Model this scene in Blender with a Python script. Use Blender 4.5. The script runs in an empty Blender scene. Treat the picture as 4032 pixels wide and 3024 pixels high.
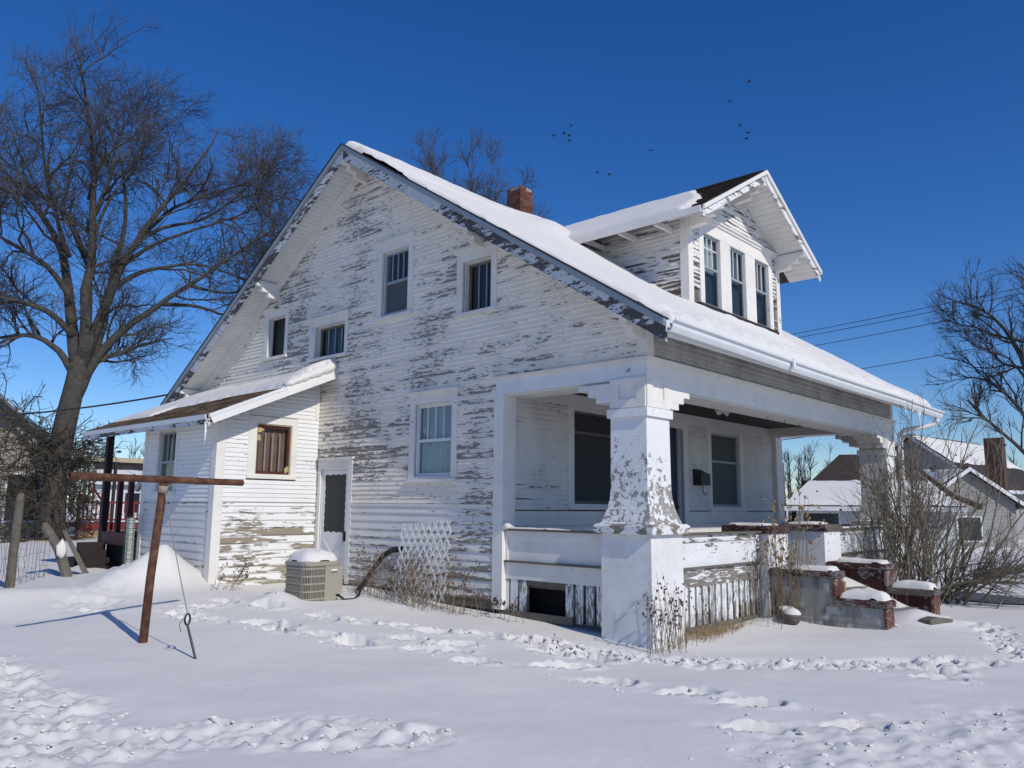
import bpy, math, random
import numpy as np
from mathutils import Vector, Matrix
R = math.radians
SC = bpy.context.scene
COL = SC.collection
random.seed(7)
RNG = np.random.default_rng(11)

# ------------------------------------------------------------------ camera, sky, sun, exposure
CAM = Vector((-8.31, -5.34, 1.6))
def set_camera():
    a, b, g = R(47.567), R(8.786), R(0.524)
    fwd = Vector((math.sin(a)*math.cos(b), math.cos(a)*math.cos(b), math.sin(b)))
    r = Vector((math.cos(a), -math.sin(a), 0)); u = r.cross(fwd)
    r2 = r*math.cos(g)+u*math.sin(g); u2 = -r*math.sin(g)+u*math.cos(g)
    cd = bpy.data.cameras.new('camera'); co = bpy.data.objects.new('camera', cd); COL.objects.link(co)
    m = Matrix((r2, u2, -fwd)).transposed().to_4x4(); m.translation = CAM
    co.matrix_world = m
    cd.sensor_width = 36.0; cd.lens = 3137/4032*36.0
    cd.clip_start = 0.1; cd.clip_end = 3000
    SC.camera = co
set_camera()
SUN_EL, SUN_SIDE = 36.0, 9.0        # sun stands in front of the porch, a little to the gable side
w = bpy.data.worlds.new('World'); SC.world = w; w.use_nodes = True
nt = w.node_tree
sky = nt.nodes.new('ShaderNodeTexSky'); sky.sky_type = 'NISHITA'; sky.sun_disc = False
sky.sun_elevation = R(SUN_EL); sky.sun_rotation = R(180+SUN_SIDE)
sky.altitude = 200; sky.air_density = 1.0; sky.dust_density = 0.0; sky.ozone_density = 6.0
bg = nt.nodes['Background']; bg.inputs['Strength'].default_value = 0.11
hs = nt.nodes.new('ShaderNodeHueSaturation'); hs.inputs['Saturation'].default_value = 1.24; hs.inputs['Hue'].default_value = .512
nt.links.new(sky.outputs[0], hs.inputs['Color']); nt.links.new(hs.outputs[0], bg.inputs['Color'])
sl = bpy.data.lights.new('sun', 'SUN'); sl.energy = 3.0; sl.angle = R(0.53); sl.color = (1.0, 0.94, 0.83)
so = bpy.data.objects.new('sun', sl); COL.objects.link(so)
tow = Vector((-math.sin(R(SUN_SIDE))*math.cos(R(SUN_EL)), -math.cos(R(SUN_SIDE))*math.cos(R(SUN_EL)), math.sin(R(SUN_EL))))
so.rotation_euler = tow.to_track_quat('Z', 'Y').to_euler(); so.location = (-10, -40, 30)
vs = SC.view_settings
vs.view_transform = 'Standard'; vs.look = 'None'; vs.exposure = 0.0; vs.gamma = 1.0; vs.use_curve_mapping = False
SC.cycles.max_bounces = 6; SC.cycles.diffuse_bounces = 3; SC.cycles.transparent_max_bounces = 8

# ------------------------------------------------------------------ mesh helpers
class MB:
    """collects shapes in world coordinates; build() links them as ONE mesh object"""
    def __init__(s): s.v = []; s.f = []
    def add(s, vs, fs):
        o = len(s.v); s.v.extend(tuple(map(float, p)) for p in vs); s.f.extend(tuple(i+o for i in f) for f in fs); return s
    def box(s, x0, x1, y0, y1, z0, z1):
        return s.add([(x0,y0,z0),(x1,y0,z0),(x1,y1,z0),(x0,y1,z0),(x0,y0,z1),(x1,y0,z1),(x1,y1,z1),(x0,y1,z1)],
                     [(0,3,2,1),(4,5,6,7),(0,1,5,4),(1,2,6,5),(2,3,7,6),(3,0,4,7)])
    def hexa(s, p):
        return s.add(p, [(0,3,2,1),(4,5,6,7),(0,1,5,4),(1,2,6,5),(2,3,7,6),(3,0,4,7)])
    def prism(s, poly, fn, a, b):
        """poly: list of (u,v); fn(u,v,t)->xyz; extruded from t=a to t=b"""
        n = len(poly)
        vs = [fn(u, v, a) for u, v in poly]+[fn(u, v, b) for u, v in poly]
        fs = [tuple(range(n))[::-1], tuple(range(n, 2*n))]+[(i, (i+1) % n, n+(i+1) % n, n+i) for i in range(n)]
        return s.add(vs, fs)
    def tube(s, pts, rad, sides=6, cap=True):
        pts = [Vector(p) for p in pts]; n = len(pts)
        if not hasattr(rad, '__len__'): rad = [rad]*n
        vs = []; fs = []
        t = (pts[1]-pts[0]).normalized()
        up = Vector((0,0,1)) if abs(t.z) < .9 else Vector((1,0,0))
        a = t.cross(up).normalized()
        for i, p in enumerate(pts):
            t = (pts[min(i+1, n-1)]-pts[max(i-1, 0)]).normalized()
            a = (a-t*a.dot(t)).normalized(); b = t.cross(a)
            for k in range(sides):
                an = 2*math.pi*k/sides
                vs.append(p+(a*math.cos(an)+b*math.sin(an))*rad[i])
        for i in range(n-1):
            for k in range(sides):
                k2 = (k+1) % sides
                fs.append((i*sides+k, i*sides+k2, (i+1)*sides+k2, (i+1)*sides+k))
        if cap: fs.append(tuple(range(sides))[::-1]); fs.append(tuple((n-1)*sides+k for k in range(sides)))
        return s.add(vs, fs)
    def ring_loft(s, rings):
        """rings: list of equal length point loops, closed"""
        n = len(rings[0]); vs = [p for r in rings for p in r]; fs = []
        for i in range(len(rings)-1):
            for k in range(n):
                k2 = (k+1) % n; fs.append((i*n+k, i*n+k2, (i+1)*n+k2, (i+1)*n+k))
        fs.append(tuple(range(n))[::-1]); fs.append(tuple((len(rings)-1)*n+k for k in range(n)))
        return s.add(vs, fs)
    def grid(s, P):
        """P: array (n,m,3)"""
        n, m, _ = P.shape; vs = P.reshape(-1, 3)
        fs = [(i*m+j, i*m+j+1, (i+1)*m+j+1, (i+1)*m+j) for i in range(n-1) for j in range(m-1)]
        return s.add(vs, fs)
    def blob(s, c, r, sub=2, jit=.15, squash=1.0, seed=0):
        rs = random.Random(seed)
        t = (1+5**.5)/2
        v = [Vector(p).normalized() for p in [(-1,t,0),(1,t,0),(-1,-t,0),(1,-t,0),(0,-1,t),(0,1,t),(0,-1,-t),(0,1,-t),(t,0,-1),(t,0,1),(-t,0,-1),(-t,0,1)]]
        f = [(0,11,5),(0,5,1),(0,1,7),(0,7,10),(0,10,11),(1,5,9),(5,11,4),(11,10,2),(10,7,6),(7,1,8),(3,9,4),(3,4,2),(3,2,6),(3,6,8),(3,8,9),(4,9,5),(2,4,11),(6,2,10),(8,6,7),(9,8,1)]
        for _ in range(sub-1):
            nf = []; cache = {}
            def mid(i, j):
                k = (min(i, j), max(i, j))
                if k not in cache: v.append(((v[i]+v[j])/2).normalized()); cache[k] = len(v)-1
                return cache[k]
            for a, b, cc in f:
                ab, bc, ca = mid(a, b), mid(b, cc), mid(cc, a); nf += [(a, ab, ca), (b, bc, ab), (cc, ca, bc), (ab, bc, ca)]
            f = nf
        r = r if hasattr(r, '__len__') else (r, r, r*squash)
        vs = [(c[0]+p.x*r[0]*(1+rs.uniform(-jit, jit)), c[1]+p.y*r[1]*(1+rs.uniform(-jit, jit)), c[2]+p.z*r[2]*(1+rs.uniform(-jit, jit))) for p in v]
        return s.add(vs, f)
    def build(s, name, mat, parent=None, label=None, cat=None, group=None, kind=None, smooth=False):
        me = bpy.data.meshes.new(name); me.from_pydata(s.v, [], s.f); me.update()
        if smooth: me.polygons.foreach_set('use_smooth', [True]*len(me.polygons))
        return link(name, me, mat, parent, label, cat, group, kind)
def link(name, me, mat, parent=None, label=None, cat=None, group=None, kind=None):
    if mat is not None and not me.materials: me.materials.append(mat)
    o = bpy.data.objects.new(name, me); COL.objects.link(o)
    if parent is not None:
        o.parent = parent
        if parent.type == 'EMPTY': o.matrix_parent_inverse = Matrix.Translation(-Vector(parent.location))
    tag(o, label, cat, group, kind); return o
def tag(o, label=None, cat=None, group=None, kind=None):
    if label: o['label'] = label
    if cat: o['category'] = cat
    if group: o['group'] = group
    if kind: o['kind'] = kind
    return o
def thing(name, loc, label, cat, group=None):
    o = bpy.data.objects.new(name, None); COL.objects.link(o); o.location = loc; o.empty_display_size = .2
    return tag(o, label, cat, group)
def npmesh(name, V, F, mat, parent=None, smooth=True, **kw):
    """V (n,3) array, F (m,k) array of equal-size faces: fast path for big meshes"""
    V = np.asarray(V, np.float32); F = np.asarray(F, np.int32)
    me = bpy.data.meshes.new(name); k = F.shape[1]
    me.vertices.add(len(V)); me.vertices.foreach_set('co', V.ravel())
    me.loops.add(F.size); me.loops.foreach_set('vertex_index', F.ravel())
    me.polygons.add(len(F)); me.polygons.foreach_set('loop_start', np.arange(0, F.size, k, dtype=np.int32))
    try: me.polygons.foreach_set('loop_total', np.full(len(F), k, np.int32))
    except Exception: pass
    me.polygons.foreach_set('use_smooth', np.full(len(F), smooth))
    me.update(calc_edges=True); me.validate()
    return link(name, me, mat, parent, **kw)
def gridmesh(P):
    n, m, _ = P.shape; i = np.arange(n*m).reshape(n, m)
    F = np.stack([i[:-1,:-1], i[:-1,1:], i[1:,1:], i[1:,:-1]], -1).reshape(-1, 4)
    return P.reshape(-1, 3), F
# value noise (numpy)
def _h(ix, iy, s):
    n = (ix*374761393+iy*668265263+s*974634777) & 0xffffffff
    n = ((n ^ (n >> 13))*1274126177) & 0xffffffff
    return ((n ^ (n >> 16)) & 0xffff)/65535.0
def vnoise(x, y, s=0):
    x = np.asarray(x, float); y = np.asarray(y, float)
    ix = np.floor(x).astype(np.int64); iy = np.floor(y).astype(np.int64); fx = x-ix; fy = y-iy
    fx = fx*fx*fx*(fx*(fx*6-15)+10); fy = fy*fy*fy*(fy*(fy*6-15)+10)
    a = _h(ix, iy, s); b = _h(ix+1, iy, s); c = _h(ix, iy+1, s); d = _h(ix+1, iy+1, s)
    return (a*(1-fx)+b*fx)*(1-fy)+(c*(1-fx)+d*fx)*fy
def fbm(x, y, o=4, s=0):
    t = 0; a = .5; n = 0
    for k in range(o): t = t+a*vnoise(np.asarray(x)*2**k+17.3*k, np.asarray(y)*2**k+5.1*k, s+k); n += a; a *= .5
    return t/n
def sstep(a, b, x):
    t = np.clip((np.asarray(x, float)-a)/(b-a), 0, 1); return t*t*(3-2*t)

# ------------------------------------------------------------------ material helpers
class NT:
    def __init__(s, name):
        s.m = bpy.data.materials.new(name); s.m.use_nodes = True; s.t = s.m.node_tree
        s.b = s.t.nodes['Principled BSDF']; s.out = s.t.nodes['Material Output']
    def n(s, kind, **kw):
        o = s.t.nodes.new('ShaderNode'+kind)
        for k, v in kw.items(): setattr(o, k, v)
        return o
    def l(s, a, b): s.t.links.new(a, b); return s
    def put(s, sock, v):
        if isinstance(v, bpy.types.NodeSocket): s.t.links.new(v, sock)
        else: sock.default_value = v
    def math(s, op, a, b=0.0, c=None):
        o = s.n('Math', operation=op); s.put(o.inputs[0], a); s.put(o.inputs[1], b)
        if c is not None: s.put(o.inputs[2], c)
        return o.outputs[0]
    def pos(s):
        g = s.n('NewGeometry'); x = s.n('SeparateXYZ'); s.l(g.outputs['Position'], x.inputs[0]); return g.outputs['Position'], x.outputs
    def vec(s, x, y, z):
        o = s.n('CombineXYZ'); s.put(o.inputs[0], x); s.put(o.inputs[1], y); s.put(o.inputs[2], z); return o.outputs[0]
    def noise(s, vec, scale, detail=4, rough=.55, out='Fac'):
        o = s.n('TexNoise'); s.put(o.inputs['Vector'], vec); s.put(o.inputs['Scale'], scale)
        o.inputs['Detail'].default_value = detail; o.inputs['Roughness'].default_value = rough; return o.outputs[out]
    def step(s, v, a, b):
        o = s.n('MapRange', interpolation_type='SMOOTHSTEP'); s.put(o.inputs['Value'], v); s.put(o.inputs['From Min'], a); s.put(o.inputs['From Max'], b); return o.outputs[0]
    def mix(s, f, a, b, mode='MIX'):
        o = s.n('Mix', data_type='RGBA', blend_type=mode); s.put(o.inputs[0], f)
        for i, v in ((6, a), (7, b)):
            if isinstance(v, tuple): v = (*v, 1.0) if len(v) == 3 else v
            s.put(o.inputs[i], v)
        return o.outputs[2]
    def bump(s, h, dist, strength=1.0):
        o = s.n('Bump'); s.put(o.inputs['Height'], h); o.inputs['Distance'].default_value = dist; o.inputs['Strength'].default_value = strength
        s.l(o.outputs[0], s.b.inputs['Normal']); return s
    def fin(s, col=None, rough=.7, metal=0.0, spec=None):
        if col is not None:
            if isinstance(col, tuple): col = (*col, 1.0)
            s.put(s.b.inputs['Base Color'], col)
        s.put(s.b.inputs['Roughness'], rough); s.put(s.b.inputs['Metallic'], metal)
        if spec is not None: s.b.inputs['Specular IOR Level'].default_value = spec
        return s.m
def rgb(c, k): return tuple(min(1, x*k) for x in c)
def simple(name, c, rough=.7, var=.15, scale=6.0, metal=0.0, bump=0.0, spec=None):
    t = NT(name); p, x = t.pos(); n = t.noise(p, scale, 5, .6)
    col = t.mix(n, rgb(c, 1-var*1.6), rgb(c, 1+var*1.6))
    if bump: t.bump(t.noise(p, scale*4, 4), bump)
    return t.fin(col, rough, metal, spec)
def peel(name, paint=(.76,.74,.71), wood=(.17,.155,.14), thr=.60, su=1.3, sv=9.0, zlow=None, zones=.30, rnd=.10, dirt=.10, edge=.012, bump=.004, chips=.63, per_board=True, dirtc=(.35,.33,.29), vertical=False, course=None):
    """weathered white paint flaking off grey wood; the flakes run along the board"""
    t = NT(name); p, x = t.pos()
    oi = t.n('ObjectInfo'); r = oi.outputs['Random'] if per_board else 0.37
    u = t.math('ADD', x[0], x[1])
    a, b = (sv, su) if vertical else (su, sv)
    V = t.vec(t.math('ADD', t.math('MULTIPLY', u, a), t.math('MULTIPLY', r, 53.0)), t.math('ADD', t.math('MULTIPLY', x[2], b), t.math('MULTIPLY', r, 29.0)), t.math('MULTIPLY', r, 11.0))
    mxn = t.n('Mix', data_type='FLOAT'); t.put(mxn.inputs[0], t.step(t.noise(p, 1.1, 2, .5), .42, .60)); t.put(mxn.inputs[2], t.noise(V, 1.0, 10, .68)); t.put(mxn.inputs[3], t.noise(V, 3.4, 8, .70))
    n1 = mxn.outputs[0]
    n2 = t.noise(p, .55, 2, .5)
    m = t.math('ADD', n1, t.math('MULTIPLY', t.math('SUBTRACT', n2, .5), zones))
    if per_board: m = t.math('ADD', m, t.math('MULTIPLY', t.math('SUBTRACT', r, .5), rnd))
    if zlow: # more wear below a height: (z0, z1, amount)
        m = t.math('ADD', m, t.math('MULTIPLY', t.math('SUBTRACT', 1.0, t.step(x[2], zlow[0], zlow[1])), zlow[2]))
    if course: # flakes start at the butt edge of each board: (first z, reveal)
        fr = t.math('FRACT', t.math('DIVIDE', t.math('SUBTRACT', x[2], course[0]), course[1]))
        m = t.math('ADD', m, t.math('MULTIPLY', t.math('SUBTRACT', .45, fr), .13))
    mask = t.step(m, thr-edge, thr+edge)
    V2 = t.vec(t.math('MULTIPLY', u, 9.0 if not vertical else 30.0), t.math('MULTIPLY', x[2], 34.0 if not vertical else 9.0), t.math('MULTIPLY', r, 7.0))
    n3 = t.math('ADD', t.noise(V2, 1.0, 3, .6), t.math('MULTIPLY', t.math('SUBTRACT', m, thr), .9))
    mask = t.math('MAXIMUM', mask, t.step(n3, chips-.02, chips+.02))
    grain = t.noise(t.vec(t.math('MULTIPLY', u, 3.0 if not vertical else 60.0), t.math('MULTIPLY', x[2], 70.0 if not vertical else 3.0), r), 1.0, 4, .6)
    wc = t.mix(grain, rgb(wood, .45), rgb(wood, 1.6))
    wc = t.mix(t.noise(p, 1.7, 2), wc, t.mix(.5, wc, (wood[0]*1.25, wood[1]*1.08, wood[2]*.9)))
    d = t.noise(p, 2.3, 5, .65)
    pc = t.mix(t.math('MULTIPLY', t.step(d, .35, .8), dirt*2.2), paint, dirtc)
    pc = t.mix(t.math('MULTIPLY', t.step(t.noise(V, 2.6, 3), .5, .75), .22), pc, rgb(paint, .72))
    edgeband = t.math('SUBTRACT', t.step(m, thr-edge*3.2, thr-edge*1.0), t.step(m, thr-edge, thr))
    pc = t.mix(t.math('MULTIPLY', t.math('MAXIMUM', edgeband, 0.0), .5), pc, (.86,.86,.85))
    col = t.mix(mask, pc, wc)
    h = t.math('ADD', t.math('SUBTRACT', 1.0, mask), t.math('MULTIPLY', grain, .25))
    t.bump(h, bump, .9)
    return t.fin(col, .75, 0, .3)

M = {}
# snow
t = NT('snow'); p, x = t.pos()
n = t.noise(p, 40, 4, .6); n2 = t.noise(p, 7, 4, .55); n3 = t.noise(p, 160, 2, .6)
t.bump(t.math('ADD', t.math('ADD', t.math('MULTIPLY', n, .3), n2), t.math('MULTIPLY', n3, .12)), .012, .5)
M['snow'] = t.fin(t.mix(t.noise(p, .8, 3), (.72,.70,.67), (.765,.745,.71)), .85, 0, .2)
# weathered woods and paints
M['clap'] = peel('clapboard_paint', paint=(.87,.80,.70), thr=.585, su=2.3, sv=9, zlow=(0.6, 2.2, .015), zones=.50, rnd=.14, chips=.575, wood=(.245,.232,.218), course=(1.635,.0735))
M['clap_low'] = peel('wide_clapboard_paint', thr=.585, su=1.6, sv=8.0, zlow=(.2, 1.2, .06), zones=.30, rnd=.12, wood=(.23,.205,.175), course=(.30,.13))
M['clap_porch'] = peel('porch_siding_paint', paint=(.76,.73,.69), thr=.655, sv=12, chips=.66, zones=.2, dirt=.2)
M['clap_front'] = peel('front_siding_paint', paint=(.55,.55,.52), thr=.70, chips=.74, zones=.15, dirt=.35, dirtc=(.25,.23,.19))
M['clap_dorm'] = peel('dormer_siding_paint', thr=.555, su=1.4, zlow=(4.7, 6.1, .17), zones=.2, wood=(.13,.105,.085), course=(4.80,.0735))
M['clap_shed'] = peel('lean_to_siding_paint', paint=(.80,.80,.79), thr=.665, su=1.0, sv=6, zlow=(1.2, 1.75, .155), zones=.15, rnd=.05, chips=.70, wood=(.26,.23,.18), dirt=.05)
M['trim'] = peel('trim_paint', paint=(.80,.765,.71), thr=.67, su=1.2, sv=5, chips=.69, zones=.25, dirt=.10)
M['trim_clean'] = peel('sound_trim_paint', paint=(.80,.77,.725), thr=.74, chips=.76, zones=.1, dirt=.10)
M['trim_v'] = peel('casing_paint', paint=(.80,.77,.72), thr=.67, chips=.69, zones=.2, dirt=.12, vertical=True)
M['rake'] = peel('shaded_rake_paint', paint=(.60,.63,.66), wood=(.085,.08,.085), thr=.50, su=1.5, sv=5, chips=.57, zones=.35, edge=.015)  # greyer copy for shaded boards, shade put into the colour
M['rake_lit'] = peel('sunlit_rake_paint', paint=(.80,.80,.78), wood=(.20,.18,.15), thr=.51, su=1.6, sv=7, chips=.58)  # paler copy for the sunlit lean-to rake, sunlight put into the colour
M['soffit'] = peel('soffit_paint', paint=(.74,.735,.70), thr=.71, chips=.72, dirt=.12, zones=.1)
M['rail_worn'] = peel('worn_rail_paint', paint=(.80,.80,.80), wood=(.17,.155,.14), thr=.545, su=1.6, sv=9, chips=.60, zones=.35)
M['rail_bare'] = peel('bare_rail_wood', paint=(.80,.80,.80), wood=(.20,.185,.165), thr=.46, su=2.0, sv=14, chips=.57, zones=.3)
M['slat'] = peel('slat_paint', paint=(.80,.80,.79), wood=(.20,.18,.155), thr=.56, su=2.0, sv=14, zlow=(.05,.45,.10), chips=.62, vertical=True)
M['wood'] = simple('grey_weathered_wood', (.135,.12,.097), .85, .4, 9, bump=.004)
M['wood_dark'] = simple('dark_stained_wood', (.022,.013,.012), .7, .3, 6)
M['maroon'] = simple('maroon_painted_wood', (.075,.012,.015), .6, .3, 4)
def stucco():
    t = NT('stucco_paint'); p, x = t.pos()
    n1 = t.noise(p, 13.0, 8, .70); n2 = t.noise(p, 1.6, 3, .5)
    z = x[2]
    band = t.math('MULTIPLY', t.step(z, 1.10, 1.32), t.math('SUBTRACT', 1.0, t.step(z, 1.75, 2.55)))
    m = t.math('ADD', n1, t.math('ADD', t.math('MULTIPLY', t.math('SUBTRACT', n2, .5), .35), t.math('MULTIPLY', band, .13)))
    mask = t.step(m, .655, .68)
    bare = t.mix(t.noise(p, 30, 4), (.24,.225,.19), (.44,.41,.36))
    paint = t.mix(t.noise(p, 3.0, 4), (.74,.745,.75), (.82,.82,.82))
    cr = t.n('TexVoronoi', feature='DISTANCE_TO_EDGE'); t.put(cr.inputs['Vector'], p); cr.inputs['Scale'].default_value = 6.0
    crack = t.math('MULTIPLY', t.math('SUBTRACT', 1.0, t.step(cr.outputs['Distance'], .004, .012)), t.math('MULTIPLY', band, .6))
    col = t.mix(crack, t.mix(mask, paint, bare), (.18,.16,.14))
    t.bump(t.math('ADD', t.math('SUBTRACT', 1.0, mask), t.math('MULTIPLY', t.noise(p, 45, 5), .6)), .012, .9)
    return t.fin(col, .85, 0, .25)
M['stucco'] = stucco()
def conc():
    t = NT('weathered_concrete'); p, x = t.pos()
    st = t.noise(t.vec(t.math('MULTIPLY', x[0], 6), t.math('MULTIPLY', x[1], 6), t.math('MULTIPLY', x[2], 1.2)), 1.0, 5, .6)
    c = t.mix(t.step(st, .35, .7), (.30,.30,.285), (.12,.115,.105))
    c = t.mix(t.step(t.noise(p, 3.2, 5, .65), .5, .62), c, (.42,.43,.43))
    t.bump(t.noise(p, 25, 6, .65), .006)
    return t.fin(c, .9, 0, .2)
M['concrete'] = conc()
M['redcap'] = peel('worn_red_paint', paint=(.062,.021,.018), wood=(.10,.088,.078), thr=.54, su=2.5, sv=8, chips=.62, zones=.2, dirt=.3, dirtc=(.07,.045,.04))
M['redcorner'] = peel('faded_red_paint', paint=(.12,.045,.034), wood=(.19,.165,.145), thr=.56, su=5, sv=5, chips=.64, dirt=.2, dirtc=(.12,.07,.05))
M['maroon_worn'] = peel('worn_maroon_wall', paint=(.045,.014,.012), wood=(.09,.06,.05), thr=.62, su=3, sv=3, chips=.66, dirt=.2, dirtc=(.03,.015,.013))
M['foundation'] = simple('dark_foundation', (.06,.058,.055), .9, .4, 5)
M['dark'] = simple('painted_shade', (.012,.011,.010), .95, .2, 3)  # near-black that paints the shade of rooms and porch hollows
M['ceiling'] = simple('brown_ceiling_with_shade', (.022,.016,.013), .8, .3, 5)  # brown with the unlit porch's shade put into the colour
M['gutter'] = simple('white_gutter_metal', (.72,.74,.75), .45, .08, 5, spec=.4)
M['curtain'] = simple('pale_curtain_cloth', (.58,.62,.63), .9, .15, 3)
M['curtain_dk'] = simple('dark_curtain_cloth', (.05,.055,.065), .9, .2, 3)
M['curtain_mid'] = simple('grey_violet_curtain_cloth', (.17,.165,.18), .9, .3, 6)
M['curtain_br'] = simple('brown_curtain_cloth', (.30,.19,.155), .9, .3, 5)
M['sash'] = simple('grey_storm_sash', (.30,.34,.37), .5, .1, 5)
M['sash_white'] = simple('white_sash_paint', (.66,.69,.71), .6, .1, 5)
M['muntin_dk'] = simple('dark_muntin', (.16,.17,.18), .6, .1, 5)
M['screen'] = simple('grey_insect_screen', (.085,.095,.10), .8, .12, 4)
M['dark_fill'] = simple('dark_pane_fill', (.015,.016,.019), .6, .2, 2)  # flat dark fill for panes, the unlit room behind put into the colour
M['screen_br'] = simple('rusty_brown_screen', (.075,.045,.035), .8, .3, 7)
M['seal'] = simple('yellowed_caulk', (.45,.36,.20), .8, .3, 12)
M['door_blue'] = simple('dark_blue_door_paint', (.012,.018,.05), .5, .15, 3)
M['door_white'] = simple('white_storm_door_metal', (.70,.72,.73), .45, .06, 3, spec=.4)
M['black'] = simple('black_metal', (.010,.010,.011), .5, .2, 6)
M['rubber'] = simple('black_rubber', (.012,.012,.013), .6, .3, 9)
M['rust'] = (lambda t: (t.bump(t.noise(t.pos()[0], 60, 5, .65), .003), t.fin(t.mix(t.step(t.noise(t.pos()[0], 9, 6, .7), .40, .68), (.082,.034,.021), (.175,.088,.05)), .8, 0, .25))[1])(NT('rusty_pipe_iron'))
M['acbeige'] = simple('beige_ac_metal', (.34,.31,.25), .5, .06, 4, spec=.4)
M['acdark'] = simple('dark_ac_coil', (.06,.055,.048), .7, .15, 30)
M['lattice'] = simple('white_lattice_plastic', (.74,.74,.73), .55, .06, 4)
M['weed'] = simple('dry_weed_stem', (.20,.145,.095), .85, .35, 20)
M['weedpod'] = simple('brown_seed_head', (.085,.055,.038), .9, .4, 30)
M['weedtan'] = simple('tan_seed_head', (.27,.185,.085), .9, .3, 30)
M['straw'] = simple('dry_straw', (.36,.26,.13), .9, .3, 30)
M['bark'] = simple('grey_brown_bark', (.075,.066,.056), .9, .55, 6, bump=.05)
M['twig'] = simple('grey_brown_twig', (.062,.057,.058), .9, .3, 2)
M['twig2'] = simple('tan_grey_shrub_stem', (.20,.17,.125), .9, .3, 9)
M['ivy'] = simple('dry_ivy_stems', (.060,.050,.036), .9, .45, 4)
M['wire'] = simple('black_cable', (.012,.012,.013), .6, .1, 5)
M['steel'] = simple('galvanised_wire', (.20,.205,.21), .5, .2, 30, metal=.5)
M['bird'] = simple('black_feather', (.010,.009,.008), .7, .2, 30)
M['ice'] = simple('ice', (.75,.80,.84), .15, .05, 9, spec=.6)
def brickmat():
    t = NT('red_brick'); p, x = t.pos(); oi = t.n('ObjectInfo'); r = oi.outputs['Random']
    c = t.mix(r, (.13,.048,.034), (.27,.125,.085)); c = t.mix(t.math('MULTIPLY', t.noise(p, 18, 5, .65), .6), c, (.06,.03,.025))
    t.bump(t.noise(p, 50, 4), .004); return t.fin(c, .9, 0, .2)
M['brick'] = brickmat()
M['mortar'] = simple('mortar', (.34,.31,.27), .95, .2, 20)
def shingle(name, a, b):
    t = NT(name); p, x = t.pos(); oi = t.n('ObjectInfo'); r = oi.outputs['Random']
    c = t.mix(r, a, b); c = t.mix(t.math('MULTIPLY', t.noise(p, 60, 4, .7), .6), c, rgb(a, .5))
    return t.fin(c, .95, 0, .15)
M['shingle'] = shingle('brown_asphalt_shingle', (.10,.065,.04), (.36,.25,.155))
M['shingle_dk'] = shingle('dark_brown_asphalt_shingle', (.05,.035,.027), (.10,.07,.05))
def glass():
    t = NT('window_glass'); t.t.nodes.remove(t.b)
    fr = t.n('Fresnel'); fr.inputs['IOR'].default_value = 1.5
    tr = t.n('BsdfTransparent'); tr.inputs['Color'].default_value = (.84,.88,.89,1)
    gl = t.n('BsdfGlossy'); gl.inputs['Roughness'].default_value = .03
    ge = t.n('NewGeometry'); f = t.math('MULTIPLY', t.math('MULTIPLY', fr.outputs[0], 1.5), t.math('SUBTRACT', 1.0, ge.outputs['Backfacing']))
    mx = t.n('MixShader'); t.l(f, mx.inputs[0]); t.l(tr.outputs[0], mx.inputs[1]); t.l(gl.outputs[0], mx.inputs[2]); t.l(mx.outputs[0], t.out.inputs[0])
    return t.m
M['glass'] = glass()
M['far_white'] = simple('far_white_siding', (.66,.68,.70), .7, .06, 2)
M['far_tan'] = simple('far_tan_siding', (.30,.27,.22), .8, .12, 3)
M['far_grey'] = simple('far_grey_siding', (.30,.30,.30), .8, .12, 3)
M['far_roof'] = simple('far_dark_shingles', (.045,.033,.028), .95, .3, 6)
M['far_dkgrey'] = simple('far_dark_window', (.02,.025,.03), .3, .2, 3)
M['red'] = simple('red_deck_paint', (.20,.015,.018), .6, .2, 5)
M['tanboard'] = simple('tan_skirt_board', (.36,.22,.12), .8, .2, 4)
M['asphalt'] = simple('wet_asphalt', (.085,.085,.082), .8, .3, 8)
M['evergreen'] = simple('dark_spruce_needles', (.02,.032,.02), .9, .4, 6)

# ------------------------------------------------------------------ ground: one sheet of snow with drifts, footprints and churned edges
def seg_d(x, y, pts):
    d = np.full(np.shape(x), 1e9)
    for (x0, y0), (x1, y1) in zip(pts[:-1], pts[1:]):
        dx, dy = x1-x0, y1-y0; t = np.clip(((x-x0)*dx+(y-y0)*dy)/(dx*dx+dy*dy), 0, 1)
        d = np.minimum(d, np.hypot(x-x0-t*dx, y-y0-t*dy))
    return d
def base_z(x, y):
    x = np.asarray(x, float); y = np.asarray(y, float)
    g = .30*sstep(-1.5, 7.0, y)*(1-.75*sstep(-1.5, -6.5, x)*(1-sstep(6, 11, y)))
    g = g-.35*sstep(9, 26, x)*(1-sstep(8, 20, y))
    def bump(cx, cy, h, rx, ry, rx2=None, ry2=None):
        ax = np.where(x < cx, rx, rx2 or rx); ay = np.where(y < cy, ry, ry2 or ry)
        return h*np.exp(-(np.abs((x-cx)/ax)**1.6+np.abs((y-cy)/ay)**1.6))
    g = g+.74*np.exp(-(np.abs((x+2.5)/np.where(x < -2.5, .85, .6))**1.25+np.abs((y-7.4)/np.where(y < 7.4, .36, 1.3))**1.25))+bump(-2.0, 4.85, .15, .3, .35)+bump(-4.7, 7.4, .22, .6, .7)
    g = g+bump(-2.3, 11.0, .16, .5, .5)+bump(2.95, -.25, .10, .35, .3)+bump(4.3, -1.7, .22, .6, .5)
    g = g+.05*(fbm(x*.45, y*.45, 3, 3)-.5)+.075*(fbm(x*.9+9+y*.35, y*.6-x*.25, 3, 5)-.5)*(1-sstep(30, 60, np.abs(x)+np.abs(y)))
    return g
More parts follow.
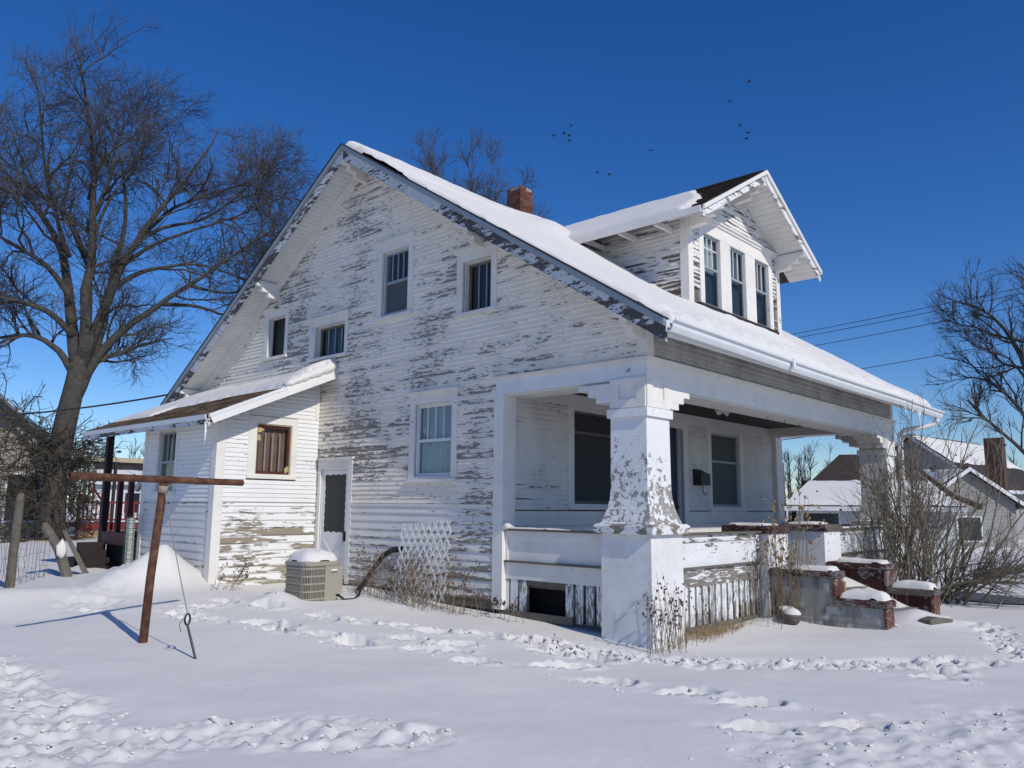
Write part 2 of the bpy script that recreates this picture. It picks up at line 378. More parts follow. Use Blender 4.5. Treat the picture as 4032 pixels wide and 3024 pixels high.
PRINTS = [(-2.91,3.73),(-3.01,3.16),(-2.76,2.66),(-3.27,4.27),(-2.6,2.23),(-2.76,1.99),(-2.3,4.63),(-2.11,3.62),(-1.95,3.07),(-1.68,2.56),(-1.56,1.86),(-2.34,1.33),(-1.91,1.32),(-2.35,.57),(-1.1,1.14),(-1.27,.43),(-.95,.14),(-1.87,-.09),(-2.0,-.83),(-1.86,-1.61),(-1.26,1.53),(-2.14,1.86),
          (-2.92,5.28),(-3.3,5.0),(-2.5,5.4),(-1.9,-2.2),(-2.5,-2.53),(-1.99,-3.05),(.4,-3.0),(1.1,-2.7)]
TRAIL = [(-1.03,.75),(-.65,-.15),(-.55,-.95),(.1,-1.75),(.9,-2.35),(1.75,-3.05)]
TRAIL2 = [(4.9,-2.45),(3.9,-2.75),(2.9,-3.1),(2.2,-3.4)]
PATH = [(-3.9,6.4),(-3.2,8.0),(-2.9,9.6),(-2.9,12.0),(-2.2,16.0)]
def detail_z(x, y):
    z = np.zeros(np.shape(x)); rs = np.random.default_rng(5)
    pts = PRINTS
    for i, (px, py) in enumerate(pts):
        ang = math.atan2(-1.0, .55)+rs.uniform(-.35, .35)
        for rep in range(1 if rs.random() < .6 else 2):
            qx = px+rep*rs.uniform(-.22, .22); qy = py+rep*rs.uniform(-.3, .3)
            m = (np.abs(x-qx) < .8) & (np.abs(y-qy) < .8)
            if not m.any(): continue
            dx = x[m]-qx; dy = y[m]-qy; wob = (vnoise(x[m]*14, y[m]*14, 31+i)-.5)*.10
            u = dx*math.cos(ang)+dy*math.sin(ang); v = -dx*math.sin(ang)+dy*math.cos(ang)
            r = np.sqrt((u/.24)**2+(v/.115)**2)+wob*2.6
            dep = rs.uniform(.13, .19)
            hole = -dep*(1-sstep(.86, 1.05, r))
            rim = .022*np.exp(-((r-1.25)/.22)**2)*(vnoise(x[m]*16, y[m]*16, 77+i) > .42)
            drag = -.03*np.exp(-(v/.07)**2)*sstep(-.55, -.2, u)*(1-sstep(-.2, .1, u))
            z[m] += hole+rim+drag+.02*(vnoise(x[m]*22, y[m]*22, i)-.5)*(r < 1.3)
    def lumps(sc, s): 
        n = fbm(x*sc, y*sc, 3, s); return np.clip(n-.42, 0, 1)*2.2
    nz = fbm(x*1.3, y*1.3, 3, 21)-.5
    tr = np.minimum(seg_d(x, y, TRAIL), seg_d(x, y, TRAIL2))
    m = 1-sstep(.10, .30, tr+nz*.25); z += m*(-.05+.085*lumps(9, 40)+.03*lumps(21, 41))
    m = 1-sstep(.25, .7, seg_d(x, y, PATH)+nz*.5); z += m*(-.05+.10*lumps(5, 44)+.04*lumps(13, 45))
    left = sstep(-5.35, -5.75, x+nz*.7)*sstep(-.3, .4, y)+.0
    left = np.maximum(left, 1-sstep(.18, .42, seg_d(x, y, [(-6.4,.35),(-5.4,.30),(-4.75,-.45),(-4.5,-.9)])+nz*.35))
    right = (1-sstep(-.25, .25, (1.43*(x+2.34)+1.84*(y+2.47))/2.33+nz*.8))*(1-sstep(-.1, .3, y+2.55-.45*(x+2.34)+nz*.5))
    ch = np.clip(np.maximum(left, right), 0, 1)
    z += ch*(.06*lumps(4.0, 50)+.045*lumps(9, 52)+.036*lumps(19, 53)+.014*lumps(38, 54)-.03)*(1-.45*right)
    return z, ch
def ground_z(x, y):
    return float(base_z(x, y))
def axis(lo, hi, st, far_lo, far_hi):
    a = list(np.arange(lo, hi, st)); s = st; v = lo; b = []
    while v > far_lo: s *= 1.13; v -= s; b.append(v)
    s = st; v = a[-1]; c = []
    while v < far_hi: s *= 1.13; v += s; c.append(v)
    return np.array(b[::-1]+a+c)
gx = axis(-7.2, 5.0, .034, -900, 1500); gy = axis(-4.4, 6.4, .034, -900, 1500)
GX, GY = np.meshgrid(gx, gy, indexing='ij')
GZ = base_z(GX, GY); dz, CHURN = detail_z(GX, GY); GZ = GZ+dz
P = np.stack([GX, GY, GZ], -1)
V, F = gridmesh(P)
npmesh('ground', V, F[:, ::-1], M['snow'], kind='structure', label='snow covered yard with footprints and wind drifts')
def surf(x, y):
    i = int(np.clip(np.searchsorted(gx, x), 1, len(gx)-1)); j = int(np.clip(np.searchsorted(gy, y), 1, len(gy)-1))
    return float(GZ[i, j])
# loose clods of broken snow
def clods():
    mb = MB(); rs = random.Random(3); k = 0
    def put(x, y, r):
        nonlocal k; k += 1
        mb.blob((x, y, surf(x, y)+r*.25), (r*rs.uniform(.8,1.4), r*rs.uniform(.8,1.4), r*rs.uniform(.45,.8)), 1, .3, 1, k)
    n = 0
    while n < 900:
        x = rs.uniform(-7.1, 2.5); y = rs.uniform(-4.3, 4.6)
        i = int(np.searchsorted(gx, x)); j = int(np.searchsorted(gy, y)); c = CHURN[i, j]
        if rs.random() < c*.9: put(x, y, rs.choice([.006,.008,.01,.012,.016,.024])*rs.uniform(.7, 1.2)); n += 1
        elif rs.random() < .0015: n += 1; put(x, y, rs.uniform(.008, .02))
    for pts, q in ((TRAIL, 260), (TRAIL2, 120)):
        for _ in range(q):
            s = rs.randrange(len(pts)-1); t_ = rs.random(); x = pts[s][0]*(1-t_)+pts[s+1][0]*t_+rs.gauss(0, .14); y = pts[s][1]*(1-t_)+pts[s+1][1]*t_+rs.gauss(0, .14)
            put(x, y, rs.choice([.008,.012,.017,.026])*rs.uniform(.7, 1.3))
    for px, py in PRINTS:
        for _ in range(5): put(px+rs.gauss(0, .22), py+rs.gauss(0, .2), rs.choice([.007,.010,.014,.02]))
    mb.build('snow_clods', M['snow'], label='loose lumps of broken snow scattered over the yard', cat='snow', kind='stuff', smooth=False)
clods()

# ------------------------------------------------------------------ the house
YA, WD, L = 5.87, 11.74, 9.3           # ridge position, depth, length
SL, ZR = .641, 7.90                    # roof pitch, ridge height
OV, EV = .50, .59                      # overhang past the gable, past the eaves
PD = 2.5                               # porch depth
def roof_z(y): return ZR-SL*abs(y-YA)
house = thing('house', (4.6, 5.8, 0), 'weathered white clapboard house with peeling paint, snowy roof, dormer and deep front porch', 'house')
def WP(plane, p):
    if plane == 'x': return lambda u, z, n: (p-n, u, z)
    return lambda u, z, n: (u, p-n, z)
def wbox(mb, fn, u0, u1, z0, z1, n0, n1):
    mb.hexa([fn(u0,z0,n0),fn(u1,z0,n0),fn(u1,z0,n1),fn(u0,z0,n1),fn(u0,z1,n0),fn(u1,z1,n0),fn(u1,z1,n1),fn(u0,z1,n1)]); return mb
def W(name, mat, parent, fn, boxes, **kw):
    mb = MB()
    for b in boxes: wbox(mb, fn, *b)
    return mb.build(name, mat, parent, **kw)
def intervals(span, holes):
    """span (a,b) minus list of (h0,h1)"""
    out = [span]
    for h0, h1 in holes:
        nxt = []
        for a, b in out:
            if h1 <= a or h0 >= b: nxt.append((a, b)); continue
            if h0 > a: nxt.append((a, h0))
            if h1 < b: nxt.append((h1, b))
        out = nxt
    return [(a, b) for a, b in out if b-a > .02]
def clapboards(parent, fn, spanf, z0, z1, step, holes, mat, seed, t=.024, maxlen=4.5, skip=None, lap=.012):
    """one object per board; spanf(z)->(u0,u1); holes: (u0,u1,z0,z1)"""
    rs = random.Random(seed); z = z0
    while z < z1-.01:
        zt = min(z+step, z1)
        lo, hi = spanf(z), spanf(zt)
        zm = (z+zt)/2
        hs = [(h[0], h[1]) for h in holes if h[2] < zm < h[3]]
        span = (max(lo[0], -1e9), min(lo[1], 1e9))
        if span[1]-span[0] < .05: z = zt; continue
        for a, b in intervals(span, hs):
            cuts = [a]
            while b-cuts[-1] > maxlen: cuts.append(cuts[-1]+rs.uniform(1.6, maxlen-.4))
            cuts.append(b)
            if cuts[-1]-cuts[-2] < .3 and len(cuts) > 2: cuts.pop(-2)
            for i in range(len(cuts)-1):
                c0, c1 = cuts[i]+(.0015 if i else 0), cuts[i+1]
                if skip and skip((c0+c1)/2, zm): continue
                d0 = hi[0]-lo[0] if abs(c0-lo[0]) < 1e-6 else 0; d1 = hi[1]-lo[1] if abs(c1-lo[1]) < 1e-6 else 0
                if c1+d1-c0-d0 < .02: d0 = d1 = (c1-c0)*.0
                dz = rs.uniform(-.002, .002); tt = t+rs.uniform(-.003, .003)
                e = (zt-z)*.21
                prof = [(z+dz, -.01), (z+dz, tt*.25), (z+dz+e, tt), (zt+lap, .010), (zt+lap, -.01)]
                def uu(zz, a, d): return a+d*min(1, max(0, (zz-z)/(zt-z)))
                vs = [fn(uu(zz, c0, d0), zz, n) for zz, n in prof]+[fn(uu(zz, c1, d1), zz, n) for zz, n in prof]
                mb = MB().add(vs, [(4,3,2,1,0), (5,6,7,8,9)]+[(i, i+1, i+6, i+5) for i in range(4)]+[(4, 0, 5, 9)])
                mb.build('clapboard', mat, parent)
        z = zt
def core(name, fn, spanf, z0, z1, holes, parent, mat, n0=-.14, n1=-.012, step=.05):
    """wall body with window openings, in level strips"""
    mb = MB(); zs = sorted(set([z0, z1]+[h[k] for h in holes for k in (2, 3) if z0 < h[k] < z1]+list(np.arange(z0, z1, step))))
    for a, b in zip(zs[:-1], zs[1:]):
        if b-a < 1e-4: continue
        lo, hi = spanf(a), spanf(b); zm = (a+b)/2
        s = (max(lo[0], hi[0]), min(lo[1], hi[1]))
        for p, q in intervals(s, [(h[0], h[1]) for h in holes if h[2] < zm < h[3]]): wbox(mb, fn, p, q, a, b, n0, n1)
    return mb.build(name, mat, parent)
def curtain(parent, fn, u0, u1, z0, z1, n, mat, seed=0, folds=9, amp=.025):
    rs = random.Random(seed); m = folds*6; us = np.linspace(u0, u1, m); ph = np.cumsum([rs.uniform(.6, 1.4) for _ in us])*.9
    P = np.array([[fn(u, z, n+amp*math.sin(ph[i])*(1 if z < z1 else .6)) for i, u in enumerate(us)] for z in (z0, (z0+z1)/2, z1)])
    return MB().grid(P).build('curtain', mat, parent, smooth=True)
def window(fn, cas, op, casing_mat='trim_v', crown=.05, rail=None, nm_top=3, nm_bot=0, sash='sash', inset=.03, low=None, cur=None, cur_top=None, sillw=.05, mull='sash', glass=True, top_mat=None, apron=False, label=None, parent=None):
    """casing with crown, sill, sash frame, muntins and panes round an opening; window > its pieces"""
    cu0, cu1, cz0, cz1 = cas; u0, u1, z0, z1 = op
    b = [(cu0, u0, cz0, z1, -.02, .028), (u1, cu1, cz0, z1, -.02, .028), (cu0, cu1, z1, cz1, -.02, .031)]
    w = W('window', M[casing_mat], parent or house, fn, b, label=label)
    if crown: W('crown_moulding', M['trim'], w, fn, [(cu0-.03, cu1+.03, cz1, cz1+crown, -.02, .06), (cu0-.05, cu1+.05, cz1+crown, cz1+crown+.018, -.02, .085)])
    W('sill', M['trim'], w, fn, [(cu0-.01, cu1+.01, cz0-sillw, cz0, -.1, .065), (u0, u1, cz0+.0005, z0, -.1, .02)])
    jb = [(u0, u0+.02, z0, z1, -.14, -.021), (u1-.02, u1, z0, z1, -.14, -.021), (u0+.02, u1-.02, z1-.02, z1, -.14, -.021)]
    W('jamb', M['trim_v'], w, fn, jb)
    a0, a1, b0, b1 = u0+.02, u1-.02, z0, z1-.02; n = -inset; s = .038
    fr = [(a0, a0+s, b0, b1, n-.03, n), (a1-s, a1, b0, b1, n-.03, n), (a0+s, a1-s, b0, b0+s*1.3, n-.03, n), (a0+s, a1-s, b1-s, b1, n-.03, n)]
    if rail: fr.append((a0+s, a1-s, rail-.022, rail+.022, n-.03, n+.006))
    W('sash', M[sash], w, fn, fr)
    zt0 = (rail+.022) if rail else b0+s*1.3
    for i in range(nm_top):
        c = a0+s+(a1-a0-2*s)*(i+1)/(nm_top+1)
        W('muntin', M[mull], w, fn, [(c-.0085, c+.0085, zt0, b1-s, n-.028, n-.008)])
    if glass: W('pane', M[top_mat or 'glass'], w, fn, [(a0+s, a1-s, zt0, b1-s, n-.035, n-.031)])
    if rail:
        for i in range(nm_bot):
            c = a0+s+(a1-a0-2*s)*(i+1)/(nm_bot+1); W('muntin', M[mull], w, fn, [(c-.011, c+.011, b0+s*1.3, rail-.022, n-.028, n-.008)])
        W('pane', M[low or 'glass'], w, fn, [(a0+s, a1-s, b0+s*1.3, rail-.022, n-.035, n-.031)])
    if cur: curtain(w, fn, a0+.01, a1-.01, b0+.02, b1-.01, n-.10, M[cur], int(cu0*100) & 255)
    W('room_shade_sheet', M['dark'], w, fn, [(u0-.3, u1+.3, z0-.3, z1+.3, -.62, -.6)])  # near-black sheet behind the glass paints the unlit room
    return w

# ---- gable wall (x = 0)
gx_ = WP('x', 0.0)
UND = .17
def gable_span(z):
    lo = PD+.05 if z < 3.44 else 0.0
    yy = (z+UND-ZR+SL*YA)/SL
    return (max(lo, yy), min(WD, 2*YA-yy))
win = dict(W1=((4.48,5.42,4.77,6.04),(4.60,5.29,4.80,5.92)), W2=((2.56,3.42,4.53,5.48),(2.68,3.29,4.55,5.34)),
           WS=((8.18,9.06,4.50,5.44),(8.29,8.91,4.52,5.31)), W4=((6.22,7.42,4.29,4.99),(6.31,7.24,4.31,4.89)),
           W3=((3.35,4.45,2.02,3.33),(3.47,4.33,2.06,3.20)), DR=((5.92,6.93,.30,2.40),(6.03,6.86,.36,2.25)))
ops = [w_[1] for w_ in win.values()]; cas = [w_[0] for w_ in win.values()]
gw = core('gable_wall', gx_, gable_span, .30, 7.62, ops, house, M['wood'])
clap_holes = [(c[0], c[1], c[2]-.05, c[3]+.06) for c in cas]
clapboards(gw, gx_, gable_span, 1.635, 7.56, .0735, clap_holes, M['clap'], 1)
clapboards(gw, gx_, gable_span, .30, 1.60, .130, clap_holes, M['clap_low'], 2, t=.026)
W('water_table', M['trim'], gw, gx_, [(a, b, 1.60, 1.635, -.01, .03) for a, b in ((2.6, 5.92), (6.93, 7.0))])
MB().box(.02, L-.1, 2.6, WD-.05, -.2, .30).build('foundation', M['foundation'], house)
W('sill_beam', M['wood'], gw, gx_, [(2.5, 7.0, .19, .30, -.01, .012)])
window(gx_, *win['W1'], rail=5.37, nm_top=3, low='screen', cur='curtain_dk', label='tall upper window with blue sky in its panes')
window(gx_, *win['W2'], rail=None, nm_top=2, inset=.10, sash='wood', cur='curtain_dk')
window(gx_, *win['WS'], rail=None, nm_top=0, inset=.08, sash='wood_dark', top_mat='dark_fill')
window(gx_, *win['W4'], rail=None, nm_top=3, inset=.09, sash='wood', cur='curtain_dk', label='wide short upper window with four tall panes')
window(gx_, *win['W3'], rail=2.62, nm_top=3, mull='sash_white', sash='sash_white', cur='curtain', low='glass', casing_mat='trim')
# door beside the lean-to
def side_door():
    c, o = win['DR']
    d = W('door', M['trim_v'], house, gx_, [(c[0], o[0], c[2], o[3], -.02, .028), (o[1], c[1], c[2], o[3], -.02, .028), (c[0], c[1], o[3], c[3], -.02, .031)], label='white storm door with a scalloped dark glass')
    W('crown_moulding', M['trim'], d, gx_, [(c[0]-.04, c[1], c[3], c[3]+.035, -.02, .07)])
    u0, u1, z0, z1 = o
    W('storm_frame', M['door_white'], d, gx_, [(u0, u0+.035, z0, z1, -.03, .0), (u1-.035, u1, z0, z1, -.03, .0), (u0+.035, u1-.035, z1-.035, z1, -.03, 0)])
    W('door_leaf', M['door_white'], d, gx_, [(u0+.04, u1-.04, z0+.02, 1.14, -.04, -.012), (u0+.04, u1-.04, 2.14, z1-.04, -.04, -.012), (u0+.04, u0+.10, 1.14, 2.14, -.04, -.012), (u1-.10, u1-.04, 1.14, 2.14, -.04, -.012)])
    W('glass', M['dark_fill'], d, gx_, [(u0+.10, u1-.10, 1.14, 2.14, -.035, -.022)])
    mb = MB()   # scalloped white trim round the glass
    def disc(u, z, r=.062):
        mb.prism([(u+r*math.cos(k*math.pi/6), z+r*math.sin(k*math.pi/6)) for k in range(12)], lambda a, b, n: gx_(a, b, n), -.021, -.0125)
    ua, ub, za, zb = u0+.085, u1-.085, 1.13, 2.15
    for i in range(9): zz_ = za+(zb-za)*i/8; disc(ua-.015, zz_, .045); disc(ub+.015, zz_, .045)
    for i in range(5): uu = ua+(ub-ua)*i/4; disc(uu, zb+.02, .045); disc(uu, za-.02, .045)
    mb.build('scalloped_trim', M['door_white'], d)
    mb = MB()   # crossbuck of the lower panel
    for s in (1, -1):
        p0, p1 = (u0+.14, .98 if s > 0 else .45), (u1-.14, .45 if s > 0 else .98)
        dx, dz_ = p1[0]-p0[0], p1[1]-p0[1]; ln = math.hypot(dx, dz_); nx, nz_ = -dz_/ln*.025, dx/ln*.025
        mb.prism([(p0[0]+nx, p0[1]+nz_), (p1[0]+nx, p1[1]+nz_), (p1[0]-nx, p1[1]-nz_), (p0[0]-nx, p0[1]-nz_)], lambda a, b, n: gx_(a, b, n), -.011+.001*s, -.003+.001*s)
    mb.build('crossbuck', M['door_white'], d)
    W('handle', M['black'], d, gx_, [(u0+.05, u0+.075, 1.0, 1.16, -.012, .04)])
    W('room_shade_sheet', M['dark'], d, gx_, [(u0-.2, u1+.2, z0-.1, z1+.2, -.62, -.6)])
side_door()
# unseen walls close the body of the house
MB().box(L-.12, L-.02, PD+.1, WD, .2, 3.75).build('far_wall', M['far_white'], house)
MB().box(0.13, L-.12, WD-.12, WD, .2, 3.75).build('rear_wall', M['far_white'], house)
MB().prism([(PD+.1, 3.75), (WD, 3.75), (YA, ZR-.2)], lambda u, v, x_: (x_, u, v), L-.12, L-.02).build('far_gable', M['far_white'], house)
MB().prism([(0, 3.44), (PD+.1, 3.44), (PD+.1, roof_z(PD+.1)-.2), (0, roof_z(0)-.2)], lambda u, v, x_: (x_, u, v), L-.12, L-.02).build('far_porch_gable', M['far_white'], house)

# ---- main roof
def rz(y, d=0): return roof_z(y)-d
ry = lambda u, v, x_: (x_, u, v)
for nm, ye in (('front', -EV), ('rear', WD+EV)):
    MB().prism([(YA, ZR), (ye, rz(ye)), (ye, rz(ye)-.12), (YA, ZR-.12)], ry, -OV, L+OV).build('roof_slope', M['shingle_dk'], house)
# rake boards, crown and shingle edge on the near gable
for ye in (-EV-.02, WD+EV+.02):
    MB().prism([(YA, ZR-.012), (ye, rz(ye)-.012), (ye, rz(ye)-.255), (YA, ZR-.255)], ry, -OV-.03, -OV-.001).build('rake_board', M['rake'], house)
    MB().prism([(YA, ZR+.012), (ye, rz(ye)+.012), (ye, rz(ye)-.075), (YA, ZR-.075)], ry, -OV-.075, -OV-.031).build('rake_moulding', M['sash'], house)
    MB().prism([(YA, ZR+.03), (ye, rz(ye)+.03), (ye, rz(ye)+.013), (YA, ZR+.013)], ry, -OV-.09, -OV+.1).build('shingle_edge', M['black'], house)
# soffit boards under the rear slope of the near overhang (the ones in view) and frieze on the wall
sof = MB().prism([(YA, ZR-.145), (WD+EV, rz(WD+EV)-.145), (WD+EV, rz(WD+EV)-.16), (YA, ZR-.16)], ry, -OV, 0).build('rake_soffit', M['soffit'], house)
y_ = YA+.03
while y_ < WD+EV-.05:
    y2 = y_+.077
    MB().prism([(y_, rz(y_)-.161), (y2, rz(y2)-.161), (y2, rz(y2)-.172), (y_, rz(y_)-.172)], ry, -OV+.002, -.002).build('soffit_board', M['soffit'], sof); y_ = y2+.006
sof2 = MB().prism([(YA, ZR-.145), (-EV, rz(-EV)-.145), (-EV, rz(-EV)-.17), (YA, ZR-.17)], ry, -OV, 0).build('rake_soffit', M['soffit'], house)
for s in (1, -1):
    ye = YA+s*(YA+.0)
    MB().prism([(YA, ZR-.173), (ye, rz(ye)-.173), (ye, rz(ye)-.31), (YA, ZR-.31)], ry, -.05, -.018).build('rake_frieze', M['trim_clean'], house)
    MB().prism([(YA, ZR-.174), (ye, rz(ye)-.174), (ye, rz(ye)-.215), (YA, ZR-.215)], ry, -.085, -.051).build('rake_bed_moulding', M['trim_clean'], house)
# stepped brackets under the near rake
def bracket(y, zt, dep=OV, wdt=.11):
    pr = [(0, zt), (-dep-.02, zt), (-dep-.02, zt-.10), (-dep+.10, zt-.10), (-dep+.10, zt-.20), (-dep+.24, zt-.20), (-dep+.24, zt-.29), (0, zt-.32)]
    return MB().prism(pr, lambda u, v, t_: (u-.006, t_, v), y-wdt/2, y+wdt/2).build('bracket', M['trim_clean'], house)
for y in (YA, 2.86, .07, 8.62, 11.55): bracket(y, rz(y)-.18-(0 if y != YA else .05))
# eave fascia and soffit
MB().box(-OV, L+OV, -EV-.025, -EV-.001, rz(-EV)-.20, rz(-EV)-.01).build('fascia', M['trim_clean'], house)
MB().prism([(-EV, rz(-EV)-.145), (-.03, rz(0)-.145), (-.03, rz(0)-.16), (-EV, rz(-EV)-.16)], ry, .01, L+OV-.01).build('eave_soffit', M['soffit'], house)
# gutter: one long trough, sagging a little and kicked out at the far end
def gutter():
    prof = [(0, .0), (-.055, -.002), (-.075, .03), (-.085, .05), (-.088, .085), (-.118, .10), (-.122, .125), (-.112, .125), (-.108, .108), (-.08, .09), (-.07, .04), (-.05, .012), (-.01, .012), (-.01, .12), (0, .12)]
    xs = np.linspace(-OV-.05, L+OV+.22, 40); rings = []
    for x_ in xs:
        q = (x_+.5)/(L+1.2); dz_ = -.035*math.sin(math.pi*q)-.10*max(0, q-.80)**1.0/.2*.9; dy = -.10*max(0, q-.85)/.15
        rings.append([(x_, -EV-.03+dy+a*1.15, 3.60+dz_+b*1.15) for a, b in prof])
    return MB().ring_loft(rings).build('gutter', M['gutter'], house)
gut = gutter()
MB().box(2.62, 2.70, -EV-.185, -EV-.165, 3.575, 3.725).build('gutter_joint', M['gutter'], gut)
MB().tube([(9.82,-.76,3.5),(9.82,-.72,3.40),(9.70,-.60,3.34),(9.45,-.22,3.26),(9.40,-.14,3.18),(9.40,-.13,2.9),(9.40,-.13,.15)], .05, 8).build('downspout', M['gutter'], house, smooth=True)

# ---- front wall above the porch beam, beam, frieze and corner posts
fy = WP('y', 0.0)
fw = core('front_wall', fy, lambda z: (.0, L), 3.44, 4.02, [], house, M['wood'], n0=-.12)
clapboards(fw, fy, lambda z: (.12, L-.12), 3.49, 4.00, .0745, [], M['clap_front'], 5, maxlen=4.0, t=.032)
MB().box(-.035, .12, -.035, .12, 3.478, 4.0).build('corner_board', M['trim_clean'], house)
MB().box(L-.12, L+.035, -.035, .12, 3.478, 4.0).build('corner_board', M['trim_clean'], house)
MB().box(.01, L-.01, .0, .46, 3.12, 3.438).build('porch_beam', M['trim_clean'], house)
for x0 in (.01, L-.46): MB().box(x0, x0+.45, .461, PD+.05, 3.21, 3.438).build('porch_beam', M['trim_clean'], house)
fb = MB().box(-.025, L+.025, -.025, -.001, 3.11, 3.44).build('frieze_board', M['trim_clean'], house)
MB().box(-.025, .009, .0, PD+.05, 3.205, 3.44).build('frieze_board', peel('porch_frieze_paint', paint=(.76,.77,.79), thr=.60, su=1.0, sv=3.0, chips=.66, zones=.45, per_board=False, wood=(.22,.215,.21)), house)
for b in ((-.085, L+.085, -.085, -.025, 3.441, 3.462), (-.065, L+.065, -.065, -.025, 3.42, 3.4405)): MB().box(*b).build('frieze_crown', M['trim'], fb)
for b in ((-.085, -.025, -.0249, PD+.10, 3.441, 3.462), (-.065, -.0251, -.0249, PD+.08, 3.42, 3.4405)): MB().box(*b).build('frieze_crown', M['trim'], fb)
bs = MB().box(.02, L-.02, .01, .455, 3.10, 3.1195).build('beam_soffit', M['soffit'], house)
for i in range(7): MB().box(.5, L-.5, .012+i*.063, .012+i*.063+.058, 3.088, 3.0995).build('soffit_board', M['soffit'], bs)
bs2 = MB().box(.02, .455, .47, PD, 3.195, 3.2095).build('beam_soffit', M['soffit'], house)
for i in range(7): MB().box(.022+i*.063, .022+i*.063+.058, .47, PD-.01, 3.183, 3.1945).build('soffit_board', M['soffit'], bs2)
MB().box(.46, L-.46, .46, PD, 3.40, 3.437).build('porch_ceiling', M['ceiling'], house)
for x_, y_ in ((3.9,.03),(4.6,.06),(5.2,.05)):
    MB().tube([(x_,y_+.2,3.088),(x_,y_+.2,3.04),(x_+.02,y_+.2,3.0),(x_+.04,y_+.2,3.02)], .005, 4).build('ceiling_hook', M['black'], house)
lamp = MB().tube([(4.45,1.40,3.40),(4.45,1.40,3.34)], .05, 10).build('porch_lamp', M['door_white'], house)
for dx in (-.13, .15):
    MB().tube([(4.45,1.40,3.36),(4.45+dx*.5,1.38,3.33),(4.45+dx,1.34,3.31),(4.45+dx*1.25,1.28,3.27)], [.02,.02,.045,.062], 10).build('lamp_head', M['door_white'], lamp, smooth=True)

# ---- columns
def square_loft(name, cx, cy, prof, mat, parent):
    rings = [[(cx-h, cy-h, z), (cx+h, cy-h, z), (cx+h, cy+h, z), (cx-h, cy+h, z)] for z, h in prof]
    return MB().ring_loft(rings).build(name, mat, parent)
def column(cx, cy, s):
    c = square_loft('porch_column', cx, cy, [(1.41,.36),(1.46,.345),(1.53,.322),(1.62,.297),(1.72,.279),(1.85,.27),(2.3,.267),(2.72,.265)], M['stucco'], house)
    square_loft('pier', cx+.02*s, cy+.01, [(-.15,.365),(1.29,.36)], peel('pier_paint', paint=(.80,.79,.775), wood=(.40,.38,.35), thr=.70, su=4, sv=4, zlow=(.0,.35,.07), chips=.74, per_board=False, dirt=.22, dirtc=(.45,.43,.40)), c)
    square_loft('pier_cap', cx+.02*s, cy+.01, [(1.291,.425),(1.385,.43),(1.41,.40)], peel('pier_cap_paint', paint=(.78,.78,.78), wood=(.20,.18,.155), thr=.53, su=5, sv=7, chips=.58, zones=.3, per_board=False), c)
    square_loft('astragal', cx, cy, [(2.721,.30),(2.83,.30)], M['stucco'], c)
    b = square_loft('capital_block', cx, cy, [(2.831,.262),(3.22,.262)], M['trim_v'], c)
    # raised frames that leave a sunk panel on the two outer faces
    o = .262
    fx = lambda u, z, n: (cx+u, cy-o-n, z)
    gx2 = (lambda u, z, n: (cx-o-n, cy+u, z)) if s > 0 else (lambda u, z, n: (cx+o+n, cy+u, z))
    for f in (fx, gx2):
        W('panel_frame', M['trim_v'], b, f, [(-o, -o+.13, 2.84, 3.21, .001, .022), (o-.13, o, 2.84, 3.21, .001, .022), (-o+.13, o-.13, 2.84, 2.95, .001, .022), (-o+.13, o-.13, 3.15, 3.21, .001, .022)])
    # stepped brackets beside the block
    for i, (ln, z0, z1) in enumerate([(.50,3.03,3.118),(.35,2.945,3.03),(.22,2.855,2.945),(.10,2.80,2.855)]):
        if z0 < 2.835: continue
        x0, x1 = (cx+.2, cx+.262+ln) if s > 0 else (cx-.262-ln, cx-.2)
        MB().box(x0, x1, cy-.262-.018, cy+.19, z0+(.0005 if i else 0), z1-.0005-(.012 if i == 0 else 0)).build('bracket_step', M['trim_clean'], c)
        MB().box(cx-.262+(-.018 if s > 0 else .05), cx+.262-(.05 if s > 0 else -.018), cy+.2, cy+.262+ln, z0+.07+(.0005 if i else 0), z1+.07-.0005-(.02 if i == 0 else 0)).build('bracket_step', M['trim_clean'], c)
    return c
column(.22, .25, 1); column(L-.22, .25, -1)

# ---- porch floor, rails, slatted skirts
MB().box(.12, L-.12, .12, PD-.02, .52, .60).build('porch_floor', M['wood'], house)
MB().box(.5, 5.0, .42, .5, -.2, .52).build('crawl_shade_sheet', M['dark'], house)  # dark sheet under the floor, crawl space shade put into its colour
def rail(fn, u0, u1, cap_mat, top_mat, pan_mat, low_mat, slat_list, hole=None, drop=.0, base=.12):
    z = lambda v: v-drop
    rl = W('porch_rail', M[top_mat], house, fn, [(u0, u1, z(1.19), z(1.275), -.10, .0), (u0, u0+.05, z(.87), z(1.19), -.10, .0), (u1-.05, u1, z(.87), z(1.19), -.10, .0)])
    W('rail_cap', M[cap_mat], rl, fn, [(u0-.01, u1+.01, z(1.276), z(1.305), -.14, .04)])
    W('rail_panel', M[pan_mat], rl, fn, [(u0+.05, u1-.05, z(.87), z(1.19), -.09, -.022)])
    W('rail_ledge', M['wood'], rl, fn, [(u0, u1, z(.845), z(.869), -.10, .035)])
    W('rail_apron', M[low_mat], rl, fn, [(u0, u1, z(.62), z(.844), -.10, -.004)])
    for a, b in slat_list: W('skirt_slat', M['slat'], rl, fn, [(a, b, base, z(.64), -.05, -.012)])
    W('skirt_back', M['dark'], rl, fn, [(u0, u1, -.1, z(.60), -.34, -.32)])  # dark sheet behind the slats paints the shade under the porch
    return rl
sfn = WP('x', .04)
rl = rail(sfn, .61, 2.40, 'wood', 'trim_clean', 'trim_clean', 'trim', [(2.335,2.44),(2.175,2.295),(2.01,2.13),(1.21,1.325),(1.05,1.16),(.88,.995),(.75,.83)], base=.13)
